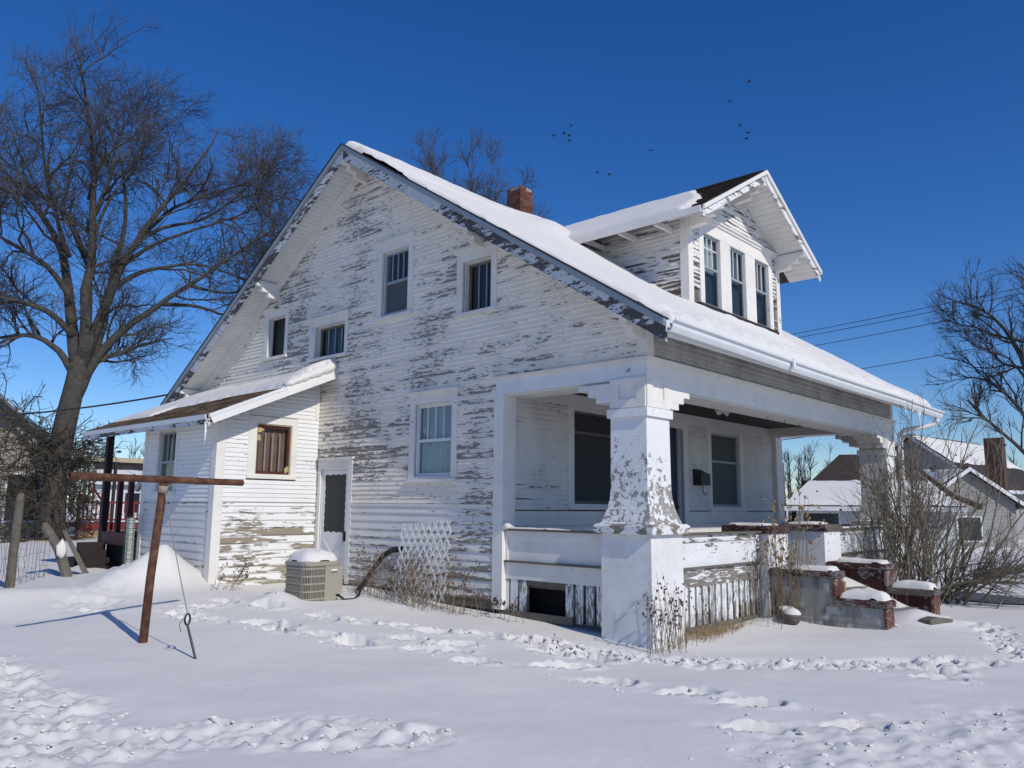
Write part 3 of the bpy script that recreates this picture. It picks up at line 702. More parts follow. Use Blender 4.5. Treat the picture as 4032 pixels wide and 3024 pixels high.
W('hatch_frame', M['wood'], rl, sfn, [(1.33, 2.005, .56, .618, -.06, -.015), (1.99, 2.005, .1, .56, -.06, -.02)])
W('sill_board', M['wood'], rl, sfn, [(1.2, 2.55, .10, .20, -.03, -.0)])
ffn = WP('y', .04)
fs = [(.84+.1715*i, .84+.1715*i+.118) for i in range(13)]
rl2 = rail(ffn, .60, 3.02, 'wood', 'rail_worn', 'rail_worn', 'rail_bare', fs, drop=.02, base=.06)
W('skirt_board', M['wood'], rl2, ffn, [(.62, 3.02, -.12, .105, -.03, .012)])
fs = [(6.2+.1715*i, 6.2+.1715*i+.118) for i in range(14)]
rail(ffn, 6.12, L-.6, 'wood', 'rail_worn', 'rail_worn', 'rail_bare', fs, drop=.02, base=.02)
rail(WP('x', L-.1), .61, 2.4, 'wood', 'trim_clean', 'trim_clean', 'trim', [(.7+.17*i, .82+.17*i) for i in range(10)], base=.02)

# ---- porch back wall (y = 2.5) with two windows, door and mailbox
by = WP('y', PD)
pw1 = ((1.57,3.46,1.62,3.20),(1.72,3.30,1.66,3.17)); pw2 = ((6.03,7.55,1.60,3.20),(6.17,7.40,1.64,3.14)); pd = ((4.05,5.24,.60,3.20),(4.18,5.10,.60,3.10))
bw = core('porch_back_wall', by, lambda z: (.2, L-.2), .45, 3.44, [pw1[1], pw2[1], pd[1]], house, M['wood'])
holes = [(c[0][0], c[0][1], c[0][2]-.05, 3.3) for c in (pw1, pw2, pd)]
clapboards(bw, by, lambda z: (.24, L-.30), 1.56, 3.20, .0735, holes, M['clap_porch'], 8, maxlen=5)
W('wide_board', M['trim'], bw, by, [(.24, 4.05, 1.33, 1.545, -.01, .02), (5.24, L-.3, 1.33, 1.545, -.01, .02)])
W('wide_board', M['trim_clean'], bw, by, [(.24, 4.05, 1.11, 1.325, -.01, .018), (5.24, L-.3, 1.11, 1.325, -.01, .018)])
W('wide_board', M['trim_clean'], bw, by, [(.24, 4.05, .60, 1.105, -.01, .016), (5.24, L-.3, .60, 1.105, -.01, .016)])
W('top_board', M['trim_clean'], bw, by, [(.46, L-.46, 3.205, 3.399, -.01, .022)])
window(by, *pw1, crown=0, rail=2.80, nm_top=0, sash='wood', low='dark_fill', top_mat='dark_fill', label='large dark porch window with a white transom bar')
window(by, *pw2, crown=0, rail=2.55, nm_top=0, sash='sash', low='screen', top_mat='screen', cur='curtain_dk', label='porch window with a hazy grey screen')
def front_door():
    c, o = pd
    d = W('door', M['trim_clean'], house, by, [(c[0], o[0], .601, o[3], -.02, .03), (o[1], c[1], .601, o[3], -.02, .03), (c[0], c[1], o[3], c[3]+.05, -.02, .032)], label='dark blue front door behind the porch column')
    W('door_leaf', M['door_blue'], d, by, [(o[0], o[1]-.16, .62, o[3], -.09, -.05)])
    W('storm_edge', M['sash'], d, by, [(o[1]-.16, o[1]-.02, .62, o[3], -.05, -.015)])
    W('handle', M['steel'], d, by, [(o[1]-.21, o[1]-.17, 1.60, 1.66, -.05, .02)])
front_door()
MB().box(-.03, .235, PD-.11, PD+.08, .2, 3.204).build('corner_post', M['trim_clean'], house)
MB().box(L-.30, L+.02, PD-.11, PD+.08, .2, 3.204).build('corner_post', M['trim_clean'], house)
mail = MB().box(5.42, 5.78, PD-.20, PD-.03, 2.05, 2.27)
mail.prism([(PD-.20, 2.27), (PD-.03, 2.27), (PD-.03, 2.36)], ry, 5.42, 5.70)
mail = mail.build('mailbox', M['black'], None, label='black metal mailbox on the porch wall by the dark door', cat='mailbox')
MB().tube([(5.62,PD-.12,2.05),(5.62,PD-.12,1.93),(5.66,PD-.12,1.87),(5.72,PD-.12,1.87),(5.74,PD-.12,1.92)], .008, 5).build('newspaper_hook', M['black'], mail)

# ---- dormer
DX0, DX1, DY, DZR = 3.01, 6.49, 1.10, 7.61
DXC, DSL, DOV = 4.75, .570, .60
def drz(x_): return DZR-DSL*abs(x_-DXC)
dx_ = lambda u, v, t_: (u, t_, v)
for xe in (DX0-DOV-.01, DX1+DOV+.01):
    MB().prism([(DXC, DZR), (xe, drz(xe)), (xe, drz(xe)-.09), (DXC, DZR-.09)], dx_, DY-DOV, 5.45).build('dormer_roof', M['shingle_dk'], house)
    MB().prism([(DXC, DZR-.01), (xe, drz(xe)-.01), (xe, drz(xe)-.19), (DXC, DZR-.19)], dx_, DY-DOV-.028, DY-DOV-.001).build('dormer_rake_board', M['rail_worn'], house)
    MB().prism([(DXC, DZR+.012), (xe, drz(xe)+.012), (xe, drz(xe)-.06), (DXC, DZR-.06)], dx_, DY-DOV-.065, DY-DOV-.029).build('dormer_rake_moulding', M['trim_clean'], house)
MB().box(DX0-DOV-.035, DX0-DOV-.011, DY-DOV+.0, 3.25, drz(DX0-DOV)-.10, drz(DX0-DOV)+.005).build('dormer_fascia', M['trim_clean'], house)
dso = MB().prism([(DXC, DZR-.10), (DX1+DOV, drz(DX1+DOV)-.10), (DX1+DOV, drz(DX1+DOV)-.11), (DXC, DZR-.11)], dx_, DY-DOV, DY-.001).build('dormer_soffit', M['soffit'], house)
x_ = DXC+.05
while x_ < DX1+DOV-.05:
    x2 = x_+.105
    MB().prism([(x_, drz(x_)-.111), (x2, drz(x2)-.111), (x2, drz(x2)-.122), (x_, drz(x_)-.122)], dx_, DY-DOV+.002, DY-.002).build('soffit_board', M['soffit'], dso); x_ = x2+.007
MB().prism([(DXC, DZR-.10), (DX0-DOV, drz(DX0-DOV)-.10), (DX0-DOV, drz(DX0-DOV)-.12), (DXC, DZR-.12)], dx_, DY-DOV, DY-.001).build('dormer_soffit', M['soffit'], house)
dfy = WP('y', DY)
def dspan(z): 
    h = (DZR-.13-z)/DSL; return (max(DX0, DXC-h), min(DX1, DXC+h))
dw = [(3.52,4.10),(4.48,5.06),(5.46,6.04)]
dops = [(a, b, 5.05, 6.28) for a, b in dw]
dwall = core('dormer_front_wall', dfy, dspan, 4.75, 7.45, dops, house, M['wood'])
def dskip(u, z): return (u < 3.4 and (5.60 < z < 5.67 or 4.9 < z < 5.22)) or (u > 6.1 and (5.55 < z < 5.62 or 5.25 < z < 5.45))
clapboards(dwall, dfy, dspan, 4.80, 7.44, .0735, [(3.37,6.20,4.6,6.62),(DX0-1,DX0+.125,4,6.4),(DX1-.125,DX1+1,4,6.4)], M['clap_dorm'], 9, skip=dskip)
for a, b in ((DX0-.03, DX0+.125), (DX1-.125, DX1+.03)): MB().box(a, b, DY-.035, DY+.12, 4.75, 6.42).build('dormer_corner_board', M['trim_v'], house)
W('dormer_header', M['trim'], house, dfy, [(3.37, 6.20, 6.28, 6.50, -.02, .032)])
W('dormer_header_crown', M['trim_clean'], house, dfy, [(3.33, 6.45, 6.50, 6.545, -.02, .06), (3.30, 6.48, 6.545, 6.575, -.02, .09)])
W('dormer_mullion', M['trim_v'], house, dfy, [(3.37, 3.52, 4.98, 6.28, -.02, .028)]); W('dormer_mullion', M['trim_v'], house, dfy, [(4.10, 4.48, 4.98, 6.28, -.02, .028)])
W('dormer_mullion', M['trim_v'], house, dfy, [(5.06, 5.46, 4.98, 6.28, -.02, .028)]); W('dormer_mullion', M['trim_v'], house, dfy, [(6.04, 6.20, 4.98, 6.28, -.02, .028)])
W('dormer_sill', M['wood_dark'], house, dfy, [(3.28, 6.30, 4.93, 5.00, -.02, .075)])
for i, (a, b) in enumerate(dw):
    n = -.015; s = .04
    wn = W('window', M['sash'], house, dfy, [(a, a+s, 5.0, 6.28, n-.03, n), (b-s, b, 5.0, 6.28, n-.03, n), (a+s, b-s, 5.0, 5.06, n-.03, n), (a+s, b-s, 6.28-s, 6.28, n-.03, n), (a+s, b-s, 5.68, 5.72, n-.03, n+.005)])
    W('pane', M['glass'], wn, dfy, [(a+s, b-s, 5.72, 6.24, n-.036, n-.032)]); W('pane', M['glass'], wn, dfy, [(a+s, b-s, 5.06, 5.68, n-.036, n-.032)])
    for k in (1, 2): 
        c = a+s+(b-a-2*s)*k/3; W('muntin', M['sash_white'], wn, dfy, [(c-.010, c+.010, 5.72, 6.24, n-.029, n-.010)])
    if i == 0: W('muntin', M['sash_white'], wn, dfy, [(a+s, b-s, 6.04, 6.06, n-.0285, n-.0105)])
    curtain(wn, dfy, a, b, 5.66, 6.26, n-.09, M['curtain' if i == 0 else 'curtain_mid'], i); curtain(wn, dfy, a, b, 5.05, 5.65, n-.12, M['curtain_dk'], i+7)
    W('room_shade_sheet', M['dark'], wn, dfy, [(a-.15, b+.15, 4.9, 6.4, -.6, -.58)])
dsx = WP('x', DX0)
dside = core('dormer_side_wall', dsx, lambda z: (DY, max(DY+.01, min(3.6, (z-4.10)/SL))), 4.75, 6.45, [], house, M['wood'], n0=-.1)
clapboards(dside, dsx, lambda z: (DY+.12, max(DY+.14, min(3.55, (z-4.06)/SL))), 4.80, 6.42, .0735, [], M['clap_dorm'], 12)
MB().box(DX1-.1, DX1-.02, DY+.02, 3.5, 4.6, 6.4).build('dormer_side_wall', M['far_white'], house)
for y in (1.35, 2.05, 2.75): MB().box(DX0-DOV+.03, DX0-.0, y, y+.05, drz(DX0-DOV+.1)-.155, drz(DX0-DOV+.1)-.07).build('rafter_tail', M['trim_clean'], house)
def dbracket(x_, zt):
    pr = [(DY, zt), (DY-DOV-.0, zt), (DY-DOV, zt-.09), (DY-DOV+.13, zt-.09), (DY-DOV+.13, zt-.19), (DY-DOV+.27, zt-.19), (DY-DOV+.27, zt-.28), (DY, zt-.31)]
    MB().prism(pr, lambda u, v, t_: (t_, u-.005, v), x_-.06, x_+.06).build('dormer_bracket', M['trim'], house)
dbracket(DX0+.07, drz(DX0+.07)-.13); dbracket(DX1-.07, drz(DX1-.07)-.13); dbracket(DXC, DZR-.17)
# bare shingles along the dormer ridge and front edge
def shingles(parent, origin, du, dv, nrm, nu, nv, wd, ex, mat, keep, seed):
    rs = random.Random(seed); o = Vector(origin); du = Vector(du); dv = Vector(dv); nrm = Vector(nrm)
    for j in range(nv):
        off = (j % 2)*.5*wd+rs.uniform(-.03, .03)
        for i in range(nu+1):
            a, b = i*wd-off+.003, (i+1)*wd-off-.003; v0 = j*ex
            if not keep((a+b)/2, v0+ex/2): continue
            a = max(a, 0); b = min(b, nu*wd)
            if b-a < .03: continue
            pts = []
            for h0, h1 in ((.002, .002), (.022, .010)):
                pts += [o+du*a+dv*v0+nrm*h0, o+du*b+dv*v0+nrm*h0, o+du*b+dv*(v0+ex+.02)+nrm*h1, o+du*a+dv*(v0+ex+.02)+nrm*h1]
            MB().hexa(pts).build('shingle', mat, parent)
k = math.sqrt(1+DSL*DSL); dl = math.hypot(DXC-DX0+DOV, DSL*(DXC-DX0+DOV))
droot = MB().box(DXC-.06, DXC+.06, DY-DOV, 5.3, DZR-.01, DZR+.012).build('dormer_ridge_cap', M['shingle_dk'], house)
shingles(droot, (DX0-DOV, DY-DOV, drz(DX0-DOV)), (0,1,0), (1/k,0,DSL/k), (-DSL/k,0,1/k), 16, 20, .28, dl/20, M['shingle_dk'], lambda u, v: (v > dl-.28-.0*u) or (u < .25+1.05*(v/dl)**1.5 and v > .35*dl*(.2+u)), 4)

# ---- chimney
ch = MB().box(4.665, 5.065, 6.315, 6.715, 7.4, 8.93).build('chimney', M['mortar'], house)
for c in range(17):
    z0 = 7.66+c*.0755
    if z0+.066 > 8.97: break
    for side in range(4):
        cuts = [(-.004+.0, .205), (.215, .424-.0)] if (c+side) % 2 == 0 else [(.0, .1), (.11, .31), (.32, .42)]
        for a, b in cuts:
            if c == 16 and random.random() < .5: continue
            e = random.uniform(-.003, .003)
            if side == 0: q = (4.655+a, 4.655+b, 6.303+e, 6.33, z0, z0+.066)
            elif side == 1: q = (4.653+e, 4.68, 6.305+a, 6.305+b, z0, z0+.066)
            elif side == 2: q = (4.655+a, 4.655+b, 6.70, 6.727+e, z0, z0+.066)
            else: q = (5.05, 5.077+e, 6.305+a, 6.305+b, z0, z0+.066)
            MB().box(*q).build('brick', M['brick'], ch)
MB().box(4.72, 5.01, 6.37, 6.66, 8.93, 8.97).build('flue', M['foundation'], ch)

# ---- lean-to on the gable side
SX, SY, SYE = -1.93, 7.00, 9.70
SZ0, SSL = 4.02, .44                    # roof top at the wall, pitch
def srz(x_): return SZ0+SSL*x_
SE, SR0, SR1 = -2.32, 6.62, 11.70       # eave x, rake y, far end y
sfy = WP('y', SY)
def sspan(z): return (max(SX, (z+.10-SZ0)/SSL), 0.0)
sw_c, sw_o = (-1.40,-.46,2.10,3.10), (-1.25,-.57,2.12,2.98)
sf = core('lean_to_front_wall', sfy, sspan, .25, 3.86, [sw_o], house, M['wood'])
shole = [(sw_c[0], sw_c[1], sw_c[2]-.06, sw_c[3]+.03)]
clapboards(sf, sfy, lambda z: (max(SX+.13, sspan(z)[0]), -.02), 1.64, 3.84, .0735, shole, M['clap_shed'], 21, maxlen=3)
clapboards(sf, sfy, lambda z: (SX+.13, -.02), .20, 1.62, .125, shole, M['clap_shed'], 22, t=.030, maxlen=3)
MB().box(SX-.03, SX+.13, SY-.03, SY+.13, .15, 3.06).build('lean_to_corner_post', M['trim_clean'], house)
MB().box(-.11, -.03, SY-.03, SY-.0, 3.14, 3.86).build('lean_to_wall_trim', M['trim_clean'], house)
def torn_window():
    u0, u1, z0, z1 = sw_o; c = sw_c
    w_ = W('window', M['trim_clean'], house, sfy, [(c[0], u0, c[2], z1, -.02, .026), (u1, c[1], c[2], z1, -.02, .026), (c[0], c[1], z1, c[3], -.02, .029)], label='sunlit lean-to window with torn brown screen')
    W('sill', M['trim'], w_, sfy, [(c[0]-.01, c[1]+.01, c[2]-.06, c[2], -.05, .05), (u0, u1, c[2]+.0005, z0+.0, -.05, .02)])
    W('caulk', M['seal'], w_, sfy, [(u0, u0+.02, z0, z1, -.03, .012), (u1-.02, u1, z0, z1, -.03, .01), (u0+.02, u1-.02, z1-.022, z1, -.03, .012)])
    W('sash', M['maroon'], w_, sfy, [(u0+.021, u0+.06, z0, z1-.022, -.06, -.02), (u1-.06, u1-.021, z0, z1-.022, -.06, -.02), (u0+.06, u1-.06, z0, z0+.05, -.06, -.02), (u0+.06, u1-.06, z1-.07, z1-.022, -.06, -.02)])
    for i in range(3):
        cc = u0+.06+(u1-u0-.12)*(i+1)/4; W('muntin', M['curtain_br'], w_, sfy, [(cc-.013, cc+.013, z0+.05, z1-.15, -.05, -.035)])
    W('pane', M['glass'], w_, sfy, [(u0+.06, u1-.06, z0+.05, z1-.07, -.058, -.054)])
    curtain(w_, sfy, u0, u1, z0, z1, -.11, M['curtain_br'], 5, 8, .02)
    mb = MB(); rs = random.Random(2)
    for cu, cz in ((u0+.08, z1-.10), (u0+.05, z1-.26), (u1-.06, z0+.10)):
        mb.prism([(cu+rs.uniform(.02,.09)*math.cos(a_), cz+rs.uniform(.03,.09)*math.sin(a_)) for a_ in np.linspace(0, 5.4, 6)], lambda a, b, n: sfy(a, b, n), -.019, -.014)
    mb.build('torn_scrap', M['seal'], w_)
    W('room_shade_sheet', M['dark'], w_, sfy, [(u0-.2, u1+.2, z0-.2, z1+.2, -.5, -.48)])
torn_window()
ssx = WP('x', SX)
sv_c, sv_o = (8.36,9.24,1.82,2.98), (8.46,9.14,1.84,2.90)
ss = core('lean_to_side_wall', ssx, lambda z: (SY, SYE), .2, 3.0, [sv_o], house, M['wood'])
clapboards(ss, ssx, lambda z: (SY+.13, SYE-.1), 1.64, 2.98, .0735, [(sv_c[0], sv_c[1], 1.76, 3.2)], M['clap_shed'], 25)
clapboards(ss, ssx, lambda z: (SY+.13, SYE-.1), .20, 1.62, .125, [], M['clap_low'], 26, t=.020)
MB().box(SX-.03, SX+.1, SYE-.1, SYE+.02, .15, 2.98).build('lean_to_corner_post', M['trim_clean'], house)
window(ssx, sv_c, sv_o, crown=0, rail=2.34, nm_top=2, sash='sash', cur='curtain_dk', casing_mat='trim_clean', label='shaded lean-to window beside the corner post')
MB().box(SX, -.13, SYE-.1, SYE, .2, 3.05).build('lean_to_rear_wall', M['far_grey'], house)
MB().prism([(0, SZ0), (SE, srz(SE)), (SE, srz(SE)-.09), (0, SZ0-.09)], dx_, SR0, SR1).build('lean_to_roof', M['shingle'], house)
srf = [o for o in house.children if o.name.startswith('lean_to_roof')][0]
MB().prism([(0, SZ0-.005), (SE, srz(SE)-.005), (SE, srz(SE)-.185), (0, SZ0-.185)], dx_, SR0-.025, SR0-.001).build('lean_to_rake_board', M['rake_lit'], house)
MB().prism([(0, SZ0+.012), (SE, srz(SE)+.012), (SE, srz(SE)-.045), (0, SZ0-.045)], dx_, SR0-.055, SR0-.026).build('lean_to_rake_moulding', M['door_white'], house)
MB().box(SE-.025, SE-.001, SR0, SR1, srz(SE)-.145, srz(SE)-.055).build('lean_to_fascia', M['rake'], house)
MB().box(SE-.045, SE-.026, SR0, SR1, srz(SE)-.075, srz(SE)+.005).build('lean_to_drip_edge', M['sash_white'], house)
MB().prism([(SX, srz(SX)-.095), (SE, srz(SE)-.095), (SE, srz(SE)-.105), (SX, srz(SX)-.105)], dx_, SR0, SR1).build('lean_to_soffit', M['soffit'], house)
k = math.sqrt(1+SSL*SSL); sl_ = -SE*k
shingles(srf, (SE, SR0, srz(SE)), (0,1,0), (1/k,0,SSL/k), (-SSL/k,0,1/k), 17, 20, .30, sl_/20, M['shingle'], lambda u, v: v < 1.45-.17*max(0, u-1.0) and v < .95+.25*u+.5, 6)
for i in range(3): MB().tube([(SE-.02+.02*i, SR0+.02+.03*i, srz(SE)-.12), (SE-.02+.02*i, SR0+.01+.03*i, srz(SE)-.25-.1*(i == 0)), (SE-.03+.02*i, SR0+.03*i, srz(SE)-.33-.14*(i == 0))], [.02,.012,.003], 6).build('icicle', M['ice'], house, smooth=True)
for x_, l_ in ((7.9,.25),(8.35,.12),(8.7,.2),(8.78,.55),(8.85,.15)): MB().tube([(x_,-.70,3.56),(x_,-.70,3.56-l_*.5),(x_+.005,-.70,3.56-l_)], [.014,.010,.002], 6).build('icicle', M['ice'], house, smooth=True)
# back porch under the far end of the lean-to roof
MB().box(SX-.06, SX+.06, 11.36, 11.48, .25, srz(SX)-.10).build('back_porch_post', M['wood_dark'], house)
MB().box(SX-.03, -.5, 10.15, 11.3, .98, 1.06).build('back_porch_floor', M['wood_dark'], house)
MB().box(SX-.06, SX-.031, 10.1, 11.3, .82, 1.055).build('back_porch_rim', M['maroon'], house)
for y in (10.2, 10.7): MB().box(SX-.04, SX+.05, y, y+.09, 1.06, 2.02).build('back_porch_rail_post', M['maroon'], house)
MB().box(SX-.03, SX+.03, 9.75, 11.35, 2.02, 2.06).build('back_porch_rail', M['maroon'], house)
for i in range(4): MB().box(SX-.5, SX-.06, 10.65+i*.17, 11.3, .25+i*.01, .44+i*.14).build('back_step', M['wood_dark'], house)
MB().box(SX+.05, -.6, 9.75, 11.3, .1, .97).build('back_porch_shade_block', M['dark'], house)  # solid dark block, shade below the floor put into its colour
MB().prism([(9.72, 3.0), (11.25, 1.98), (11.25, 1.84), (9.72, 2.86)], ry, -1.42, -1.36).build('rear_hood_rake', M['trim'], house)
MB().prism([(9.72, 2.85), (11.2, 1.86), (9.72, 1.86)], ry, -1.35, -1.30).build('rear_hood_wall', M['far_grey'], house)

# ------------------------------------------------------------------ snow lying on roofs, caps and sills
def edge_round(d, w):
    e = np.clip(d/w, 0, 1); return np.sqrt(np.clip(1-(1-e)**2, 0, 1))
def main_roof_snow():
    xs = np.concatenate([np.linspace(-OV+.03, -OV+.4, 14), np.linspace(-OV+.45, L+OV-.35, 150), np.linspace(L+OV-.3, L+OV+.04, 10)])
    ys = np.concatenate([np.linspace(-EV-.09, -EV+.3, 16), np.linspace(-EV+.34, YA+.9, 120)])
    X_, Y_ = np.meshgrid(xs, ys, indexing='ij')
    nb = fbm(X_*.5, Y_*.5, 3, 60); nf = fbm(X_*5, Y_*5, 3, 61)
    T = .088+.09*(nb-.5)+.024*(nf-.5)
    T += .05*sstep(3.5, 6, Y_)*(1-sstep(1.2, 3.0, X_))
    drift = np.exp(-((X_-2.75)/.8)**2)*np.exp(-((Y_-3.3)/1.3)**2)*.12; T += drift*(X_ < 3.2)
    T += .06*np.exp(-((X_-2.9)/.7)**2)*np.exp(-((Y_-4.2)/.9)**2)
    T += .07*np.exp(-((Y_-.95)/.25)**2)*sstep(2.7, 3.2, X_)*(1-sstep(6.3, 6.8, X_))*(.6+.8*(fbm(X_*4, Y_*0, 2, 9)-.2))
    vd = np.abs(X_+1.343-1.1246*Y_)/1.505; T += .10*np.exp(-(vd/.42)**2)*sstep(2.9, 3.8, Y_)*(Y_ < 5.8)
    lump = np.clip(fbm(X_*7, Y_*7, 2, 64)-.45, 0, 1)*.16*(1-sstep(-EV+.1, -EV+.8, Y_)); T += lump
    jx = .05*(fbm(Y_*3, Y_*0+1, 3, 66)-.5)
    d = np.minimum(np.minimum(X_-(-OV+.03)+jx, L+OV+.04-X_), Y_-(-EV-.09))
    d = np.minimum(d, YA+.9-Y_)
    T = T*edge_round(np.clip(d, 0, 9), .14)
    rid = ZR-SL*np.sqrt((Y_-YA)**2+.35**2)+SL*.18
    Z_ = np.where(np.abs(Y_-YA) < 1.6, np.maximum(rid, ZR-SL*np.abs(Y_-YA)), ZR-SL*np.abs(Y_-YA))
    Z_ = np.minimum(Z_, ZR-SL*np.abs(Y_-YA)+.03)+T+.016-(d <= 0)*.03
    V, F = gridmesh(np.stack([X_, Y_, Z_], -1))
    npmesh('roof_snow', V, F[:, ::-1], M['snow'], kind='stuff', label='thick smooth snow lying on the main roof', cat='snow')
main_roof_snow()
def dormer_snow():
    us = np.linspace(.0, 5.45, 130); vs_ = np.linspace(-.04, dl, 70)
    U, Vv = np.meshgrid(us, vs_, indexing='ij'); k = math.sqrt(1+DSL*DSL)
    nb = fbm(U*1.2, Vv*1.2, 3, 70)-.5; nf = fbm(U*6, Vv*6, 3, 71)-.5
    bound_v = dl-.10-.22*sstep(3.8, .5, U)-.10*nb
    front = .30+1.15*(np.clip(Vv/dl, 0, 1))**1.4+.30*nf+.10*nb
    d = np.minimum(np.minimum(bound_v-Vv, U-front), Vv+.04)
    T = (.060+.03*nb+.012*nf+.06*sstep(2.0, 4.2, U)*(1-sstep(.2, 1.6, Vv)))*edge_round(np.clip(d, 0, 9), .10)-(d <= 0)*.03+.016
    X_ = DX0-DOV+Vv/k-DSL/k*T; Y_ = DY-DOV+U; Z_ = drz(DX0-DOV)+Vv*DSL/k+T/k
    V, F = gridmesh(np.stack([X_, Y_, Z_], -1)); npmesh('dormer_snow', V, F, M['snow'], kind='stuff', label='sheet of snow on the near slope of the dormer roof', cat='snow')
dormer_snow()
def lean_snow():
    xs = np.linspace(SE+.02, .0, 70); ys = np.linspace(SR0-.16, SR1-.05, 130)
    X_, Y_ = np.meshgrid(xs, ys, indexing='ij'); k = math.sqrt(1+SSL*SSL)
    v = (X_-SE)*k; u = Y_-SR0; nb = fbm(X_*1.3, Y_*1.3, 3, 80)-.5; nf = fbm(X_*6, Y_*6, 3, 81)-.5
    low = np.minimum(1.45-.17*np.maximum(0, u-1.0), 1.45+.25*u)+.15*nb+.10*nf-.02
    low = np.where(u > 3.3, np.minimum(low, .55+.1*nb), low)
    d = np.minimum(v-low, Y_-(SR0-.16)); d = np.minimum(d, SR1-.05-Y_)
    T = (.055+.17*np.exp(-(u/.9)**2)*sstep(1.2, 2.2, v)+.04*nb+.015*nf)*edge_round(np.clip(d, 0, 9), .16)-(d <= 0)*.04+.015
    over = np.clip(SR0-.02-Y_, 0, 1); T = T-over*.9
    Z_ = srz(X_)+T
    V, F = gridmesh(np.stack([X_, Y_, Z_], -1)); npmesh('lean_to_snow', V, F[:, ::-1], M['snow'], kind='stuff', label='thick curling slab of snow on the lean-to roof', cat='snow')
    # the curled lip that hangs past the rake
    mb = MB(); rings = []
    for i in range(26):
        q = i/25; x_ = -1.02+q*1.0; r1 = (.075+.06*q)*(edge_round(np.array(min(q, 1.02-q)), .22).item())+.004; zc = srz(x_)+.07+.03*q+.012*math.sin(i*1.9)
        rings.append([(x_, SR0-.02+.15*math.cos(a)*(.4+r1*4)-.03, zc+r1*(.85+.15*math.sin(3*a+i))*math.sin(a)*1.05-.02*(math.cos(a) < 0)) for a in np.linspace(0, 2*math.pi, 15)[:-1]])
    mb.ring_loft(rings).build('snow_cornice', M['snow'], None, label='curled snow lip hanging over the lean-to rake', cat='snow', kind='stuff', smooth=True)
lean_snow()
def snow_cap(x0, x1, y0, y1, z, h, label, seed, nx=22, ny=22, mar=.05):
    X_, Y_ = np.meshgrid(np.linspace(x0, x1, nx), np.linspace(y0, y1, ny), indexing='ij')
    d = np.minimum(np.minimum(X_-x0, x1-X_), np.minimum(Y_-y0, y1-Y_))+.03*(fbm(X_*6, Y_*6, 2, seed)-.6)
    T = h*(.75+.6*(fbm(X_*3, Y_*3, 3, seed+3)-.3))*edge_round(np.clip(d, 0, 9), max(.07, h*.9))-(d <= 0)*.01
    V, F = gridmesh(np.stack([X_, Y_, z+T], -1)); return npmesh('snow_cap', V, F[:, ::-1], M['snow'], kind='stuff', label=label, cat='snow')
snow_cap(-.16, .2, .28, .64, 1.411, .025, 'thin patch of snow on the near column base cap', 1)
snow_cap(8.7, 9.2, -.1, .2, 1.411, .05, 'snow on the far column base cap', 2)
snow_cap(.05, .18, .65, 2.35, 1.306, .02, 'thin snow along the side porch rail', 3, 8, 40)
snow_cap(6.3, 8.6, -.0, .17, 1.287, .03, 'snow along the far front porch rail', 4, 40, 8)
MB().blob((.02,2.36,1.335), (.07,.09,.05), 2, .15, 1, 8).build('snow_heap', M['snow'], None, label='little heap of snow at the porch corner post', cat='snow', kind='stuff', smooth=True)

# ------------------------------------------------------------------ front steps with stepped cheek walls
steps = thing('front_steps', (4.3, -.9, 0), 'concrete front steps between stepped cheek walls with red caps', 'steps')
def cheek(x0, w_, side):
    wall = lambda a, b, c, d, e, f, m='concrete', nm='cheek_wall': MB().box(a, b, c, d, e, f).build(nm, M[m], steps)
    def cap(a, b, c, d, e, f):
        o = .035; mb = MB(); rings = []
        for z, s in ((e, .0), (e+.01, o), (f-.02, o), (f, o-.02)): rings.append([(a-s, c-s, z), (b+s, c-s, z), (b+s, d+s, z), (a-s, d+s, z)])
        return mb.ring_loft(rings).build('cap', M['redcap'], steps)
    px0, px1 = (x0, x0+.72)
    wall(px0, px1, -.06, .62, -.15, 1.24, 'stucco' if side else 'trim_clean', 'pedestal'); cap(px0, px1, -.06, .62, 1.241, 1.36)
    xi = x0+.03
    wm = 'maroon_worn' if side else 'concrete'
    wall(xi, xi+w_, -1.00, -.061, -.15, .655, wm); cap(xi, xi+w_, -1.0, -.10, .656, .755)
    wall(xi, xi+w_, -1.66, -1.001, -.2, .30, wm); cap(xi, xi+w_, -1.66, -1.04, .301, .405)
    MB().box(xi-.008, xi+w_+.008, -1.012, -.975, .41, .654).build('corner_face', M['redcorner'], steps)
    MB().box(xi-.008, xi+w_+.008, -1.672, -1.63, -.2, .2995).build('corner_face', M['redcorner'], steps)
    MB().box(xi-.004, xi-.0005, -1.6, -.1, .085, .10).build('board_mark', M['concrete'], steps)
cheek(3.08, .30, 0); cheek(5.25, .30, 1)
for i in range(4): MB().box(3.42, 5.27, -1.45+.36*i, .1+.01*i, -.2, .13+.135*i).build('step', M['concrete'], steps)
snow_cap(3.09, 3.42, -.98, -.22, .756, .06, 'snow on the middle cap of the left cheek wall', 11)
snow_cap(3.10, 3.42, -1.66, -1.06, .406, .12, 'rounded snow on the lowest cap of the left cheek wall', 12)
snow_cap(5.28, 5.60, -.98, -.22, .756, .07, 'snow on the middle cap of the right cheek wall', 13)
snow_cap(5.28, 5.60, -1.66, -1.06, .406, .12, 'rounded snow on the lowest cap of the right cheek wall', 14)
snow_cap(3.12, 3.75, .05, .6, 1.361, .04, 'thin snow on the left pedestal cap', 15)
snow_cap(5.3, 5.9, .1, .6, 1.361, .04, 'thin snow on the right pedestal cap', 16)
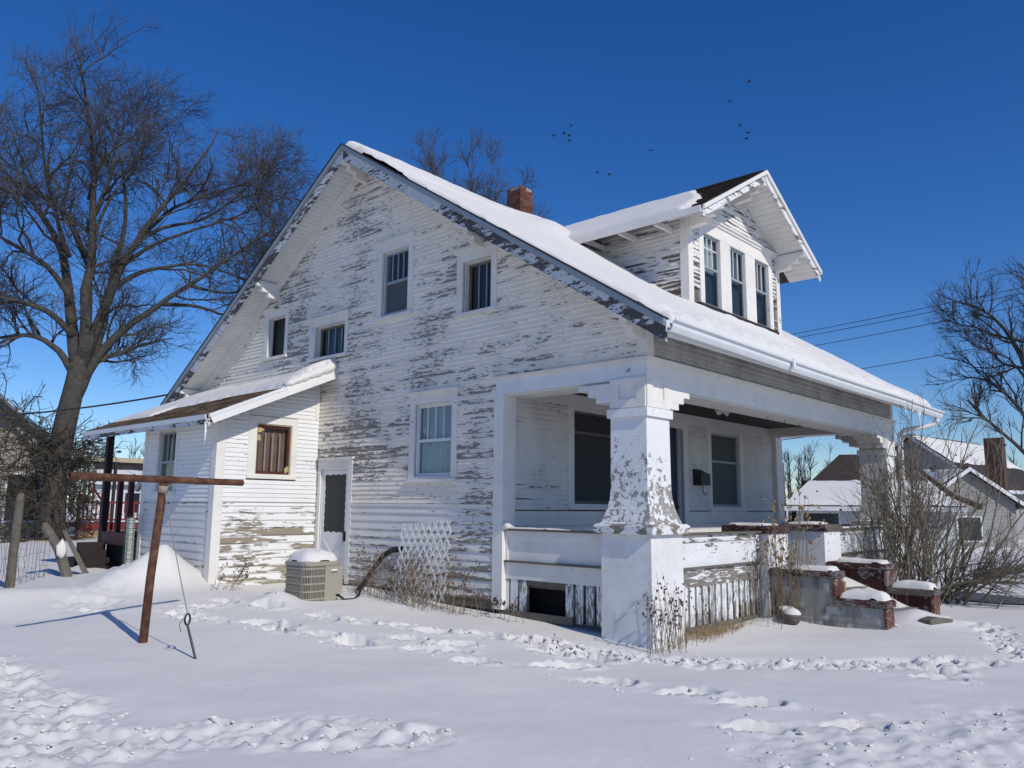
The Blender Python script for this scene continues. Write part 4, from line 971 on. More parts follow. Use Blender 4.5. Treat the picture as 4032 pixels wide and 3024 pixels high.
def step_snow():
    X_, Y_ = np.meshgrid(np.linspace(3.40, 5.29, 50), np.linspace(-2.1, .1, 60), indexing='ij')
    n = fbm(X_*1.6, Y_*1.6, 3, 90)-.5
    Z_ = .0+.50*sstep(-1.75, -.1, Y_)+.10*n+.06*np.exp(-((X_-3.45)/.3)**2)+.06*np.exp(-((X_-5.25)/.3)**2)
    Z_ = np.where(Y_ < -1.7, Z_*sstep(-2.1, -1.7, Y_)-.08*(1-sstep(-2.1, -1.8, Y_)), Z_)
    V, F = gridmesh(np.stack([X_, Y_, Z_], -1)); npmesh('step_snow', V, F[:, ::-1], M['snow'], kind='stuff', label='snow filling the front steps between the cheek walls', cat='snow')
step_snow()
MB().prism([(-.22,-.03),(.2,-.06),(.26,.03),(-.05,.07),(-.25,.04)], lambda u, v, t_: (4.05+u*.9+t_*.2, -2.02+t_-u*.35, .09+v), -.07, .08).build('broken_stone', M['wood'], None, label='broken grey stone poking from the snow before the steps', cat='stone')
MB().box(3.43, 3.50, -1.02, -.97, .42, .60).build('loose_brick', M['tanboard'], None, label='tan brick end beside the left cheek wall corner', cat='brick')

# ------------------------------------------------------------------ yard things
def clothesline_post():
    t_ = thing('clothesline_post', (-4.37, 3.65, .05), 'rusty T shaped clothesline post standing in the snow', 'post')
    MB().tube([(-4.375,3.66,-.15),(-4.345,3.645,.8),(-4.295,3.60,1.835)], [.047,.046,.045], 14).build('upright', M['rust'], t_, smooth=True)
    a, b = Vector((-5.345,3.42,1.875)), Vector((-3.245,3.777,1.865)); d = (b-a).normalized(); sd = d.cross(Vector((0,0,1))).normalized(); up = sd.cross(d)
    rings = []
    for q, r_ in ((.06,.030),(0,.030),(0,.039),(1,.038),(1,.030),(.97,.028)):
        p_ = a.lerp(b, q); rings.append([p_+(sd*math.cos(k*math.pi/8)+up*math.sin(k*math.pi/8))*r_ for k in range(16)])
    MB().ring_loft(rings).build('crossbar', M['rust'], t_, smooth=False)
    for q in (.33, .48, .53, .70): 
        p_ = a.lerp(b, q); MB().tube([p_-up*.045, p_+up*.047], .008, 6).build('bolt', M['rust'], t_)
    MB().tube([(-4.302,3.606,1.72),(-4.297,3.602,1.80)], .054, 14).build('weld_collar', simple('pale_rust_weld', (.30,.24,.19), .8, .3, 25), t_, smooth=True)
clothesline_post()
def guy():
    t_ = thing('guy_stake', (-4.32, 2.51, .05), 'thin iron guy stake with eye and wire leaning before the rusty post', 'stake')
    g = surf(-4.32, 2.51)
    p0 = Vector((-4.315,2.50,g-.08)); p1 = Vector((-4.345,2.72,.40)); MB().tube([p0, p1], .012, 8).build('rod', M['black'], t_)
    ey = [p1+Vector((.035*math.sin(a)*.8, 0, .045-.055*math.cos(a))) for a in np.linspace(0, 2*math.pi, 14)]; MB().tube(ey, .010, 6).build('eye', M['black'], t_)
    top = Vector((-4.30,3.605,1.84)); q0 = p1+Vector((0,0,.095)); mid = q0.lerp(top, .5)+Vector((0,0,-.03))
    MB().tube([q0, q0.lerp(mid, .5)+Vector((0,0,-.012)), mid, mid.lerp(top, .5)+Vector((0,0,-.012)), top], .0055, 5).build('guy_wire', M['steel'], t_)
    MB().tube([q0, q0+Vector((-.05,0,-.04)), q0+Vector((-.075,.01,-.10)), q0+Vector((-.05,.02,-.17))], .0045, 5).build('wire_tail', M['steel'], t_)
guy()
def ac_unit():
    t_ = thing('air_conditioner', (-1.49, 4.79, .2), 'beige outdoor air conditioner with a cap of snow by the wall', 'air conditioner')
    x0, x1, y0, y1, z0, z1 = -1.80, -1.18, 4.50, 5.08, .12, .80; r = .10
    def ring(o, z):
        pts = []
        for cx, cy, a0 in ((x1-r,y1-r,0),(x0+r,y1-r,90),(x0+r,y0+r,180),(x1-r,y0+r,270)):
            for k in range(5): a = R(a0+k*22.5); pts.append((cx+(r+o)*math.cos(a), cy+(r+o)*math.sin(a), z))
        return pts
    MB().ring_loft([ring(-.02, z0), ring(-.02, z1-.05)]).build('coil', M['acdark'], t_)
    MB().ring_loft([ring(0, z1-.055), ring(.012, z1-.05), ring(.012, z1), ring(-.02, z1+.012)]).build('lid', M['acbeige'], t_)
    MB().ring_loft([ring(.004, z0-.02), ring(.004, z0+.05)]).build('base_pan', M['acbeige'], t_)
    for i in range(5):
        z = z0+.16+i*.105; MB().ring_loft([ring(-.015, z), ring(.006, z), ring(.006, z+.022), ring(-.015, z+.022)]).build('grille_bar', M['acbeige'], t_)
    mb = MB()
    for y in np.arange(y0+r, y1-r, .022): mb.box(x0-.003, x0+.01, y, y+.009, z0+.05, z1-.05)
    for x_ in np.arange(x0+r, -1.50, .022): mb.box(x_, x_+.009, y0-.003, y0+.01, z0+.05, z1-.05)
    for k in range(7):
        a = R(180+7+k*13); cx, cy = x0+r, y0+r; mb.tube([(cx+r*math.cos(a), cy+r*math.sin(a), z0+.05), (cx+r*math.cos(a), cy+r*math.sin(a), z1-.05)], .006, 4)
    mb.build('grille_fins', M['acbeige'], t_, kind='stuff')
    MB().box(-1.48, x1+.006, y0-.012, y0+.2, z0+.22, z1-.056).build('service_panel', M['acbeige'], t_)
    MB().box(-1.48, -1.28, y0-.008, y0+.1, z0-.02, z0+.219).build('service_panel', M['acbeige'], t_)
    MB().box(-1.38, -1.28, y0-.018, y0-.0125, z1-.135, z1-.105).build('badge', M['door_white'], t_)
    MB().box(-1.38, -1.28, y0-.019, y0-.0185, z1-.15, z1-.137).build('badge_painted_shadow', M['acdark'], t_)  # dark strip painted below the badge as its shadow
    MB().tube([(-1.24,4.52,z0+.22),(-1.14,4.48,.25),(-.95,4.5,.24),(-.75,4.65,.27),(-.5,4.9,.40),(-.3,5.05,.45)], .018, 8).build('cable', M['rubber'], t_, smooth=True)
    X_, Y_ = np.meshgrid(np.linspace(x0-.0, x1, 34), np.linspace(y0, y1, 34), indexing='ij')
    cx, cy = (x0+x1)/2, (y0+y1)/2; rr = (np.abs((X_-cx)/.312)**3.2+np.abs((Y_-cy)/.292)**3.2)**(1/3.2)
    T = .165*np.sqrt(np.clip(1-np.clip(rr, 0, 1)**3, 0, 1))*(1+.45*(fbm(X_*4, Y_*4, 3, 33)-.5))
    V, F = gridmesh(np.stack([X_, Y_, z1+.004+T-.03*(rr > 1)], -1)); npmesh('snow_cap', V, F[:, ::-1], M['snow'], kind='stuff', label='thick cushion of snow on the air conditioner', cat='snow')
ac_unit()
def lattice():
    t_ = thing('lattice_panel', (-.25, 3.9, .25), 'white diagonal lattice panel leaning against the gable wall', 'lattice')
    ca, sa = math.cos(R(-3.5)), math.sin(R(-3.5)); cy, cz = 3.86, .79
    def P_(u, v, n):   # panel coordinates -> world; leaning back on the wall
        uu, vv = u*ca-v*sa, u*sa+v*ca; return (-.20-.16*(-vv+.0)*-1*-1-n, cy+uu, cz+vv)
    hu, hv = .57, .57; s = 1.42; nrm = math.hypot(1, s)
    for sg, n0 in ((1, .0), (-1, .007)):
        for i in range(-12, 13):
            c = i*.142   # line v = sg*s*(u-c)
            lo, hi = -hu, hu
            a, b = sorted(((-hv/s*sg)+c, (hv/s*sg)+c)); lo, hi = max(lo, a), min(hi, b)
            if hi-lo < .05: continue
            wv = .015
            nx, nz_ = -sg*s/nrm*wv, 1/nrm*wv
            p0, p1 = (lo, sg*s*(lo-c)), (hi, sg*s*(hi-c))
            MB().prism([(p0[0]+nx, p0[1]+nz_), (p1[0]+nx, p1[1]+nz_), (p1[0]-nx, p1[1]-nz_), (p0[0]-nx, p0[1]-nz_)], P_, n0, n0+.0065).build('lattice_strip', M['lattice'], t_)
lattice()
MB().tube([(-.06,4.50,.93),(-.16,4.62,.92),(-.20,4.78,.83),(-.22,4.95,.66),(-.25,5.12,.45),(-.32,5.3,.20),(-.36,5.4,.08)], [.045,.045,.043,.04,.04,.042,.045], 10).build('drain_hose', M['rubber'], None, label='black corrugated drain hose arching from the wall beside the lattice', cat='hose', smooth=True)
def weeds(x, y, n, h, spread, label, seed, pods='weedpod', lean=(0,0), rstem=.0035, name='dead_weed', podn=6, branch=.5, rx=.25, ry=.25, pod=.011):
    rs = random.Random(seed); stems = MB(); heads = MB()
    t_ = thing(name, (x, y, surf(x, y)), label, 'dead plant', 'dry weeds standing in the snow')
    for i in range(n):
        px, py = x+rs.gauss(0, rx), y+rs.gauss(0, ry); g = surf(px, py)-.03
        hh = h*rs.uniform(.45, 1.05); dx, dy = lean[0]+rs.gauss(0, spread), lean[1]+rs.gauss(0, spread)
        pts = [Vector((px+dx*hh*q**1.4+rs.gauss(0,.006), py+dy*hh*q**1.4+rs.gauss(0,.006), g+hh*q)) for q in (0,.25,.5,.75,1)]
        stems.tube(pts, [rstem*1.25, rstem*1.1, rstem, rstem*.8, rstem*.5], 3, False)
        ends = [pts[-1], pts[-2].lerp(pts[-1], .5)]
        if rs.random() < branch:
            for b in range(rs.randint(1, 4)):
                q = pts[rs.randint(2, 3)].lerp(pts[4], rs.random()*.6); e = q+Vector((rs.gauss(0,.09), rs.gauss(0,.09), rs.uniform(.02,.14)))*hh
                stems.tube([q, q.lerp(e, .5)+Vector((0,0,-.01)), e], [rstem*.7, rstem*.6, rstem*.4], 3, False); ends.append(e)
        for e in ends:
            for k in range(rs.randint(0, podn)):
                c = e+Vector((rs.gauss(0,.014), rs.gauss(0,.014), rs.gauss(0,.025)-.01)); r_ = pod*rs.uniform(.6, 1.5); heads.blob(c, (r_, r_*.7, r_*1.2), 1, .3, 1, rs.randint(0, 9999))
    stems.build('stems', M['weed'], t_, kind='stuff')
    if heads.v: heads.build('seed_heads', M[pods], t_, kind='stuff')
weeds(-.42, 4.85, 26, .75, .30, 'tangle of brown dry weeds before the black hose', 1, lean=(.05,-.1), podn=1, branch=.8, rx=.12, ry=.3)
weeds(-.48, 4.15, 44, .80, .28, 'dense brown dry weeds before the left half of the lattice', 2, lean=(.0,-.1), podn=1, branch=.8, rx=.15, ry=.28)
weeds(-.50, 3.55, 44, .78, .28, 'dense brown dry weeds before the right half of the lattice', 3, lean=(.0,-.05), podn=1, branch=.8, rx=.15, ry=.28)
weeds(-.42, 2.95, 22, .72, .25, 'thin dry weeds at the foot of the house corner', 4, podn=2, branch=.8, rx=.12, ry=.25)
weeds(-.30, 2.25, 10, .38, .3, 'short curled weeds before the slatted porch skirt', 5, branch=1, rx=.1, ry=.3)
weeds(-.22, -.30, 20, .92, .12, 'dry stalks with dark pods at the near column corner', 6, lean=(.04,.03), branch=.9, rx=.16, ry=.1, podn=2, pod=.013)
weeds(.25, -.28, 16, .85, .10, 'bare upright stalks before the sunlit pier face', 7, branch=.2, rx=.16, ry=.06, podn=2)
weeds(2.95, -.45, 34, 1.75, .10, 'tall pale stalks with tan seed heads beside the steps', 8, pods='weedtan', lean=(.03,0), rstem=.0045, branch=.5, rx=.13, ry=.12, podn=6, pod=.014)
weeds(2.6, -.42, 10, 1.25, .20, 'leaning thin stalks left of the tall seed heads', 9, pods='weedpod', lean=(-.1,0), branch=.6, rx=.12, ry=.1, podn=5)
weeds(4.6, -1.35, 6, .55, .12, 'few bare stalks rising from the snowy steps', 10, branch=.1, rx=.35, ry=.2, podn=0)
weeds(-2.0, 6.4, 9, .5, .5, 'dark dry fern stalk against the lean-to wall', 12, lean=(.4,0), branch=1, rx=.12, ry=.12, podn=5, pod=.009)
weeds(-.9, .35, 5, .16, .3, 'tiny brown sprigs poking from the snow before the porch hatch', 13, branch=.6, rx=.35, ry=.25, podn=5)
def straw(x, y, label, seed, n=170, rx=.3, ry=.09):
    rs = random.Random(seed); mb = MB()
    for i in range(n):
        px, py = x+rs.gauss(0, rx), y+rs.gauss(0, ry)-abs(rs.gauss(0,.05)); l_ = rs.uniform(.10, .24); a = rs.uniform(0, 6.28); g = surf(px, py)-.02
        e = Vector((px+math.cos(a)*l_*.6, py-abs(math.sin(a))*l_*.6, g+l_*rs.uniform(.1, .75))); m_ = Vector((px, py, g)).lerp(e, .5)+Vector((0,0,.05))
        mb.tube([(px, py, g), m_, e], [.004,.0035,.0015], 3, False)
    return mb.build('grass_tuft', M['straw'], None, label=label, cat='dry grass', kind='stuff')
straw(.95, -.10, 'flattened straw coloured grass beside the sunlit pier', 1); straw(1.6, -.07, 'low straw grass under the slatted front skirt', 2, 110, .3, .05)
for i, (x_, y_, r_, tl, lb) in enumerate(((2.86,-.36,.15,.5,'tilted clay bowl half filled with snow under the tall stalks'),(2.70,-.55,.14,.05,'clay saucer heaped with snow before the tilted bowl'))):
    g = surf(x_, y_); t_ = thing('clay_bowl', (x_, y_, g), lb, 'bowl')
    prof = [(.6,-.02),(.8,.02),(.95,.06),(1.0,.085),(.93,.085),(.8,.05),(.5,.03)]
    rot = Matrix.Rotation(tl, 4, 'X')
    MB().ring_loft([[tuple(Vector((x_,y_,g+.03))+(rot @ Vector((r_*s*math.cos(a), r_*s*math.sin(a), z*1.2)))) for a in np.linspace(0, 2*math.pi, 21)[:-1]] for s, z in prof]).build('bowl', M['redcap'], t_, smooth=True)
    c = Vector((x_,y_,g+.03))+(rot @ Vector((0,0,.09))); MB().blob(c, (r_*.85, r_*.85, .06+.03*i), 3, .05, 1, i).build('snow', M['snow'], t_, smooth=True)
# fence posts at the left edge
def fence():
    g = surf(-4.13, 9.1)
    MB().tube([(-4.13,9.1,g-.2),(-4.17,8.95,.9),(-4.22,8.72,1.66),(-4.22,8.70,1.74)], [.072,.066,.060,.04], 9).build('fence_post', M['wood'], None, label='leaning grey fence post at the left edge of the yard', cat='post')
    MB().tube([(-4.22,8.71,1.70),(-4.22,8.71,1.80)], .02, 6).build('post_spike', M['rust'], bpy.data.objects['fence_post'])
    g = surf(-2.9, 10.7)
    st = thing('stump_post', (-3.0, 10.4, g), 'rotten leaning fence post with snow on its side and a split plank', 'post')
    MB().tube([(-2.88,10.2,g-.2),(-3.05,10.35,g+.4),(-3.22,10.6,g+.78),(-3.24,10.62,g+.86)], [.095,.09,.075,.04], 8).build('post', M['wood'], st)
    MB().hexa([(-2.62,10.1,g-.2),(-2.52,10.05,g-.2),(-2.50,10.1,g-.2),(-2.6,10.16,g-.2),(-2.98,10.5,g+.72),(-2.92,10.47,g+.74),(-2.91,10.5,g+.74),(-2.96,10.53,g+.72)]).build('plank', M['wood'], st)
    MB().blob((-3.05,10.22,g+.40), (.09,.05,.16), 2, .25, 1, 4).build('snow_patch', M['snow'], st, smooth=True)
    wf = thing('wire_fence', (-3.6, 10.0, .3), 'rusty sagging wire fence between the leaning post and rotten post', 'fence')
    a, b = Vector((-4.16,9.02,1.0)), Vector((-3.15,10.55,.98)); 
    a2 = a+(a-b)*.9
    MB().tube([a2, a, b], .012, 6).build('top_rail', M['rust'], wf)
    mb = MB(); rs = random.Random(8)
    for i in range(26):
        q = i/25; p_ = a2.lerp(b, q); mb.tube([p_, p_+Vector((rs.gauss(0,.03),rs.gauss(0,.03),-.3)), p_+Vector((rs.gauss(0,.04),rs.gauss(0,.04),-.68))], .003, 3, False)
    for z in (.25,.45,.62): mb.tube([a2.lerp(b, q)+Vector((rs.gauss(0,.02),0,-z+rs.gauss(0,.025))) for q in np.linspace(0, 1, 14)], .003, 3, False)
    mb.build('wire_mesh', M['rust'], wf)
    g = surf(-2.05, 9.9)
    cl = thing('wire_roll', (-2.15, 9.55, g), 'green and white roll of wire fencing standing at the lean-to wall', 'wire roll')
    MB().tube([(-2.15,9.55,g-.1),(-2.16,9.57,1.35)], .07, 9).build('pipe', simple('flaking_white_pipe', (.45,.47,.44), .8, .35, 14), cl)
    mb = MB()
    for z in np.arange(.35, 1.4, .09): mb.tube([(-2.15+.11*math.cos(a), 9.55+.11*math.sin(a), z) for a in np.linspace(0, 6.283, 11)], .005, 3, False)
    for k in range(8): a = k*.785; mb.tube([(-2.15+.11*math.cos(a), 9.55+.11*math.sin(a), .2), (-2.15+.11*math.cos(a), 9.55+.11*math.sin(a), 1.42)], .005, 3, False)
    mb.build('mesh', simple('green_fence_wire', (.03,.06,.045), .6, .3, 9), cl)
    bn = MB().ring_loft([[(-2.28+s*math.cos(a), 11.55+s*math.sin(a), z) for a in np.linspace(0, 2*math.pi, 15)[:-1]] for z, s in ((.1,.17),(.52,.20),(.54,.215),(.57,.215),(.57,.19),(.3,.17))]).build('black_bucket', M['rubber'], None, label='black bucket at the foot of the dark back porch post', cat='bucket')
fence()

# ------------------------------------------------------------------ bare trees
def tubes_np(P, Rr, sides=3):
    """P (N,k,3), Rr (N,k) -> verts, quads"""
    N, k, _ = P.shape
    T = np.gradient(P, axis=1); T /= np.linalg.norm(T, axis=2, keepdims=True)+1e-9
    ref = np.where(np.abs(T[:, :1, 2:3]) < .8, np.array([[[0,0,1.]]]), np.array([[[1.,0,0]]]))
    A = np.cross(T, np.broadcast_to(ref, T.shape)); A /= np.linalg.norm(A, axis=2, keepdims=True)+1e-9; B = np.cross(T, A)
    an = np.arange(sides)*2*np.pi/sides
    V = P[:, :, None, :]+Rr[:, :, None, None]*(A[:, :, None, :]*np.cos(an)[None, None, :, None]+B[:, :, None, :]*np.sin(an)[None, None, :, None])
    idx = np.arange(N*k*sides).reshape(N, k, sides); nx = np.roll(idx, -1, axis=2)
    F = np.stack([idx[:, :-1], nx[:, :-1], nx[:, 1:], idx[:, 1:]], -1).reshape(-1, 4)
    return V.reshape(-1, 3), F
def norm(a): return a/(np.linalg.norm(a, axis=-1, keepdims=True)+1e-9)
def spawn(rs, P, Rr, per, length, spread, up, r0, r1, k=4, lo=.25, jit=.10, droop=0.0):
    """children along polylines P (N,m,3): returns (M,k,3),(M,k)"""
    N, m, _ = P.shape; idx = np.repeat(np.arange(N), per); n = len(idx)
    t = lo+(1-lo)*rs.random(n); ft = t*(m-1); i0 = np.clip(ft.astype(int), 0, m-2); fr = (ft-i0)[:, None]
    p0 = P[idx, i0]*(1-fr)+P[idx, i0+1]*fr; d = norm(P[idx, i0+1]-P[idx, i0])
    rnd = norm(rs.normal(size=(n, 3))); rnd = norm(rnd-d*np.sum(rnd*d, 1, keepdims=True))
    dd = norm(d*math.cos(spread)+rnd*math.sin(spread)*(.7+.6*rs.random((n, 1)))+np.array([0, 0, up]))
    ln = length*(.45+.8*rs.random(n))*(1.15-.55*t); out = np.zeros((n, k, 3)); out[:, 0] = p0; cur = dd
    for q in range(1, k):
        cur = norm(cur+rs.normal(size=(n, 3))*jit*2+np.array([0, 0, up*.25-droop])); out[:, q] = out[:, q-1]+cur*(ln/(k-1))[:, None]
    rp = (Rr[idx, i0]*(1-fr[:, 0])+Rr[idx, i0+1]*fr[:, 0])
    rs0 = np.minimum(rp*.75, r0*(.7+.6*rs.random(n))); rad = rs0[:, None]*np.linspace(1, 0, k)[None]+r1*np.linspace(0, 1, k)[None]
    return out, np.maximum(rad, r1*.9)
def resample(pts, rad, m):
    pts = np.asarray(pts, float); s = np.concatenate([[0], np.cumsum(np.linalg.norm(np.diff(pts, axis=0), axis=1))]); u = np.linspace(0, s[-1], m)
    # smooth a little
    P = np.stack([np.interp(u, s, pts[:, i]) for i in range(3)], 1)
    for _ in range(2): P[1:-1] = .5*P[1:-1]+.25*(P[:-2]+P[2:])
    return P, np.interp(u, s, rad)
def build_tree(name, label, base, limbs, levels, seed, bark='bark', twig='twig', group=None, trunk_sides=10, cat='tree'):
    """limbs: list of (pts, radii); levels: list of spawn kwargs from thick to thin"""
    rs = np.random.default_rng(seed); t_ = thing(name, base, label, cat, group)
    mb = MB(); Ps = []; Rs = []
    for i, (pts, rad) in enumerate(limbs):
        P_, R_ = resample(pts, rad, 14)
        if i: P_[1:] += np.cumsum(rs.normal(size=P_[1:].shape)*np.linalg.norm(P_[-1]-P_[0])*.0035, axis=0)
        mb.tube([Vector(p) for p in P_], list(R_), trunk_sides if i == 0 else 7); Ps.append(P_); Rs.append(R_)
    mb.build('trunk', M[bark], t_, smooth=True)
    P_ = np.array(Ps[1:] if len(Ps) > 1 else Ps); R_ = np.array(Rs[1:] if len(Rs) > 1 else Rs)
    VV = []; FF = []; off = 0
    for li, kw in enumerate(levels):
        P_, R_ = spawn(rs, P_, R_, **kw)
        V, F = tubes_np(P_, R_, 5 if li == 0 else 3); VV.append(V); FF.append(F+off); off += len(V)
    npmesh('branches', np.concatenate(VV), np.concatenate(FF), M[twig], t_, smooth=False)
    return t_
def px_limb(bx, by, bz, px0, py0, right, sx, sy, pts, r0, r1, dep, seed, cur=0.0, shear=0.0, zx=0.0, zy=0.0):
    """hand drawn limb: offsets in the plane facing the yard, with depth of its own"""
    rs = random.Random(seed); f = Vector((right.y, -right.x, 0))*-1; out = []; n = len(pts); dd = rs.uniform(-dep, dep)
    for i, (a, b) in enumerate(pts):
        q = i/(n-1); da, db = a-px0, py0-b; p_ = Vector((bx, by, bz))+right*(da*sx*(1+cur*da)+shear*db)+Vector((0,0,db*sy*(1+zx*da+zy*db)))+f*(dd*q**1.3); out.append(tuple(p_))
    return out, [r0+(r1-r0)*(i/(n-1))**.75 for i in range(n)]
RT = Vector((.95, -.31, 0)); BT = (1.92, 26.04, .30)
raw = [([(108,1185),(110,1130),(116,1060),(128,980),(142,910),(158,850),(170,800),(173,775)], .50, .30, 0),
       ([(172,800),(176,730),(180,650),(188,560),(192,470),(190,380),(184,290),(168,200),(146,90)], .27, .02, 1.5),
       ([(168,800),(160,730),(154,640),(151,560),(136,500),(105,440),(65,385),(20,330),(-25,270)], .26, .03, 3),
       ([(176,800),(205,715),(232,650),(262,575),(300,510),(345,450),(400,395),(445,335),(470,275)], .24, .02, 2.5),
       ([(170,835),(205,765),(250,722),(300,690),(345,655),(415,612),(480,560),(550,505),(605,478)], .21, .02, 3),
       ([(152,880),(188,820),(214,745),(228,670),(240,590),(258,520),(272,440),(265,360),(243,295)], .26, .02, 2),
       ([(160,815),(130,760),(92,730),(40,722),(-20,735),(-70,730)], .15, .03, 2.5),
       ([(158,730),(120,692),(80,672),(30,664),(-30,655),(-80,640)], .14, .03, 3),
       ([(154,650),(112,592),(62,560),(5,540),(-50,510)], .13, .03, 3),
       ([(250,620),(300,585),(360,570),(430,563),(500,590),(560,600)], .11, .02, 3),
       ([(190,500),(218,425),(242,360),(250,295),(228,235)], .11, .02, 3),
       ([(200,790),(235,772),(250,768)], .10, .07, .5),
       ([(185,760),(200,640),(200,540),(225,440),(300,350),(330,270)], .14, .02, 4),
       ([(300,510),(360,480),(430,470),(500,430),(560,370),(575,320)], .09, .02, 2),
       ([(151,560),(120,480),(95,380),(90,290),(70,210)], .10, .02, 3),
       ([(345,655),(420,650),(490,670),(540,650),(600,610)], .09, .02, 2),
       ([(190,560),(140,460),(60,420),(-30,410)], .10, .02, 4),
       ([(300,510),(380,435),(470,400),(540,372),(592,345)], .09, .02, 3), ([(262,575),(330,525),(420,500),(520,470),(592,430)], .09, .02, 3), ([(415,612),(470,622),(540,612),(612,565)], .07, .02, 2), ([(192,430),(225,330),(290,270),(330,225)], .08, .02, 2)]
limbs = [px_limb(*BT, 110, 1165, RT, .0148, .0166, p_, a, b, dp, i, .00022, -.00146, .00018, .000035) for i, (p_, a, b, dp) in enumerate(raw)]
build_tree('bare_tree', 'huge bare spreading tree at the left with a thick forked trunk', BT, limbs,
    [dict(per=9, length=2.9, spread=.75, up=.22, r0=.055, r1=.015, k=6, lo=.22, jit=.14), dict(per=7, length=1.7, spread=.75, up=.14, r0=.024, r1=.0085, k=5, lo=.25, jit=.14), dict(per=5, length=1.0, spread=.7, up=.08, r0=.010, r1=.005, k=4, lo=.25, jit=.14), dict(per=4, length=.6, spread=.65, up=.05, r0=.006, r1=.0038, k=3, lo=.25)], 3)
def auto_limbs(base, h, n, r, seed, spread=.5, lean=(0,0), bole=.3):
    rs = random.Random(seed); b = Vector(base); top = b+Vector((lean[0]*h, lean[1]*h, h*.75))
    tr = [b+Vector((0,0,-.3)), b.lerp(top, .15), b.lerp(top, .35)+Vector((rs.gauss(0,.1),rs.gauss(0,.1),0)), b.lerp(top, .65)+Vector((rs.gauss(0,.2),rs.gauss(0,.2),0)), top]
    out = [([tuple(p_) for p_ in tr], [r*1.2, r, r*.8, r*.45, r*.12])]
    for i in range(n):
        q = bole+(.95-bole)*(i+rs.random()*.6)/n; p0 = b.lerp(top, q); a = i*2.4+rs.uniform(-.4,.4); l_ = h*(.55-.30*q)*rs.uniform(.8,1.2)
        d = Vector((math.cos(a)*spread*1.6, math.sin(a)*spread*1.6, .9)).normalized(); p1 = p0+d*l_*.45; d2 = (d+Vector((0,0,.45))).normalized(); p2 = p1+d2*l_*.35; p3 = p2+(d2+Vector((0,0,.3))).normalized()*l_*.3
        rr = r*(1-q*.8)*.55; out.append(([tuple(v) for v in (p0,p1,p2,p3)], [rr, rr*.6, rr*.35, rr*.12]))
    return out
LV = lambda s, r: [dict(per=8, length=2.6*s, spread=.65, up=.25, r0=.05*r, r1=.013, k=5, lo=.2), dict(per=7, length=1.4*s, spread=.6, up=.2, r0=.022*r, r1=.008, k=4, lo=.15), dict(per=5, length=.75*s, spread=.55, up=.15, r0=.011*r, r1=.006, k=3, lo=.15)]
build_tree('bare_tree', 'bare tree top showing just left of the house apex', (15.6,32.8,.3), auto_limbs((15.6,32.8,.3), 21.0, 18, .32, 21, .30), LV(.85,1), 31, group='bare trees behind the house')
build_tree('bare_tree', 'broad bare tree rising behind the ridge beside the chimney', (17.9,22.0,.2), auto_limbs((18.2,21.9,.2), 19.6, 22, .34, 22, .36), LV(.85,1), 32, group='bare trees behind the house')
build_tree('bare_tree', 'low bare tree top just peeping over the middle of the ridge', (21.2,32.5,.3), auto_limbs((21.2,32.5,.3), 22.0, 16, .3, 23, .30), LV(.8,1), 33, group='bare trees behind the house')
build_tree('bare_tree', 'twig tips peeping over the dormer valley right of the chimney', (18.0,16.9,.3), auto_limbs((18.0,16.9,.3), 12.9, 14, .2, 24, .35), LV(.7,.8), 34, group='bare trees behind the house')
# tree at the right edge
RR = Vector((.33, -.944, 0))*1.0
def rl(pts, r0, r1, dep, s): return px_limb(13.5, -1.75, -.15, 2200, 1230, Vector((-.17,-.985,0)), .0098, .0108, pts, r0, r1, dep, s, 0.0, .00075)
rt = [rl([(2212,1260),(2208,1150),(2204,1050),(2200,960),(2190,880),(2180,800)], 0.170, .10, 0, 0),
      rl([(2185,840),(2172,760),(2150,700),(2120,650),(2085,610),(2050,600)], 0.083, .015, 1.0, 1), rl([(2180,800),(2176,720),(2168,660),(2150,600),(2140,560)], 0.068, .012, 1, 2),
      rl([(2182,830),(2200,740),(2212,660),(2215,590),(2205,540)], 0.075, .012, 1, 3), rl([(2195,900),(2150,830),(2110,790),(2075,770),(2040,775)], 0.053, .012, 1.2, 4),
      rl([(2172,760),(2120,745),(2080,700),(2040,690)], 0.038, .01, 1, 5), rl([(2200,930),(2240,840),(2280,760),(2300,700)], 0.075, .02, 1.5, 6), rl([(2168,700),(2110,680),(2060,650),(2020,640)], 0.038, .01, 1.2, 7),
      rl([(2198,980),(2160,930),(2120,890),(2080,850),(2060,820)], 0.060, .015, .8, 8)]
build_tree('bare_tree', 'bare tree with a dark trunk at the right edge', (13.5,-1.75,-.15), rt,
    [dict(per=9, length=1.3, spread=.7, up=.2, r0=.03, r1=.008, k=5, lo=.15), dict(per=7, length=.7, spread=.65, up=.15, r0=.012, r1=.004, k=4, lo=.1), dict(per=5, length=.36, spread=.6, up=.1, r0=.006, r1=.003, k=3, lo=.1)], 41)
MB().tube([(10.9,.35,2.9),(11.3,.0,2.45),(11.8,-.45,1.95),(12.3,-.9,1.7)], [.03,.05,.06,.07], 7).build('broken_limb', simple('reddish_dark_bark', (.06,.026,.02), .9, .4, 12), None, label='broken reddish brown limb slanting behind the gutter end', cat='branch')
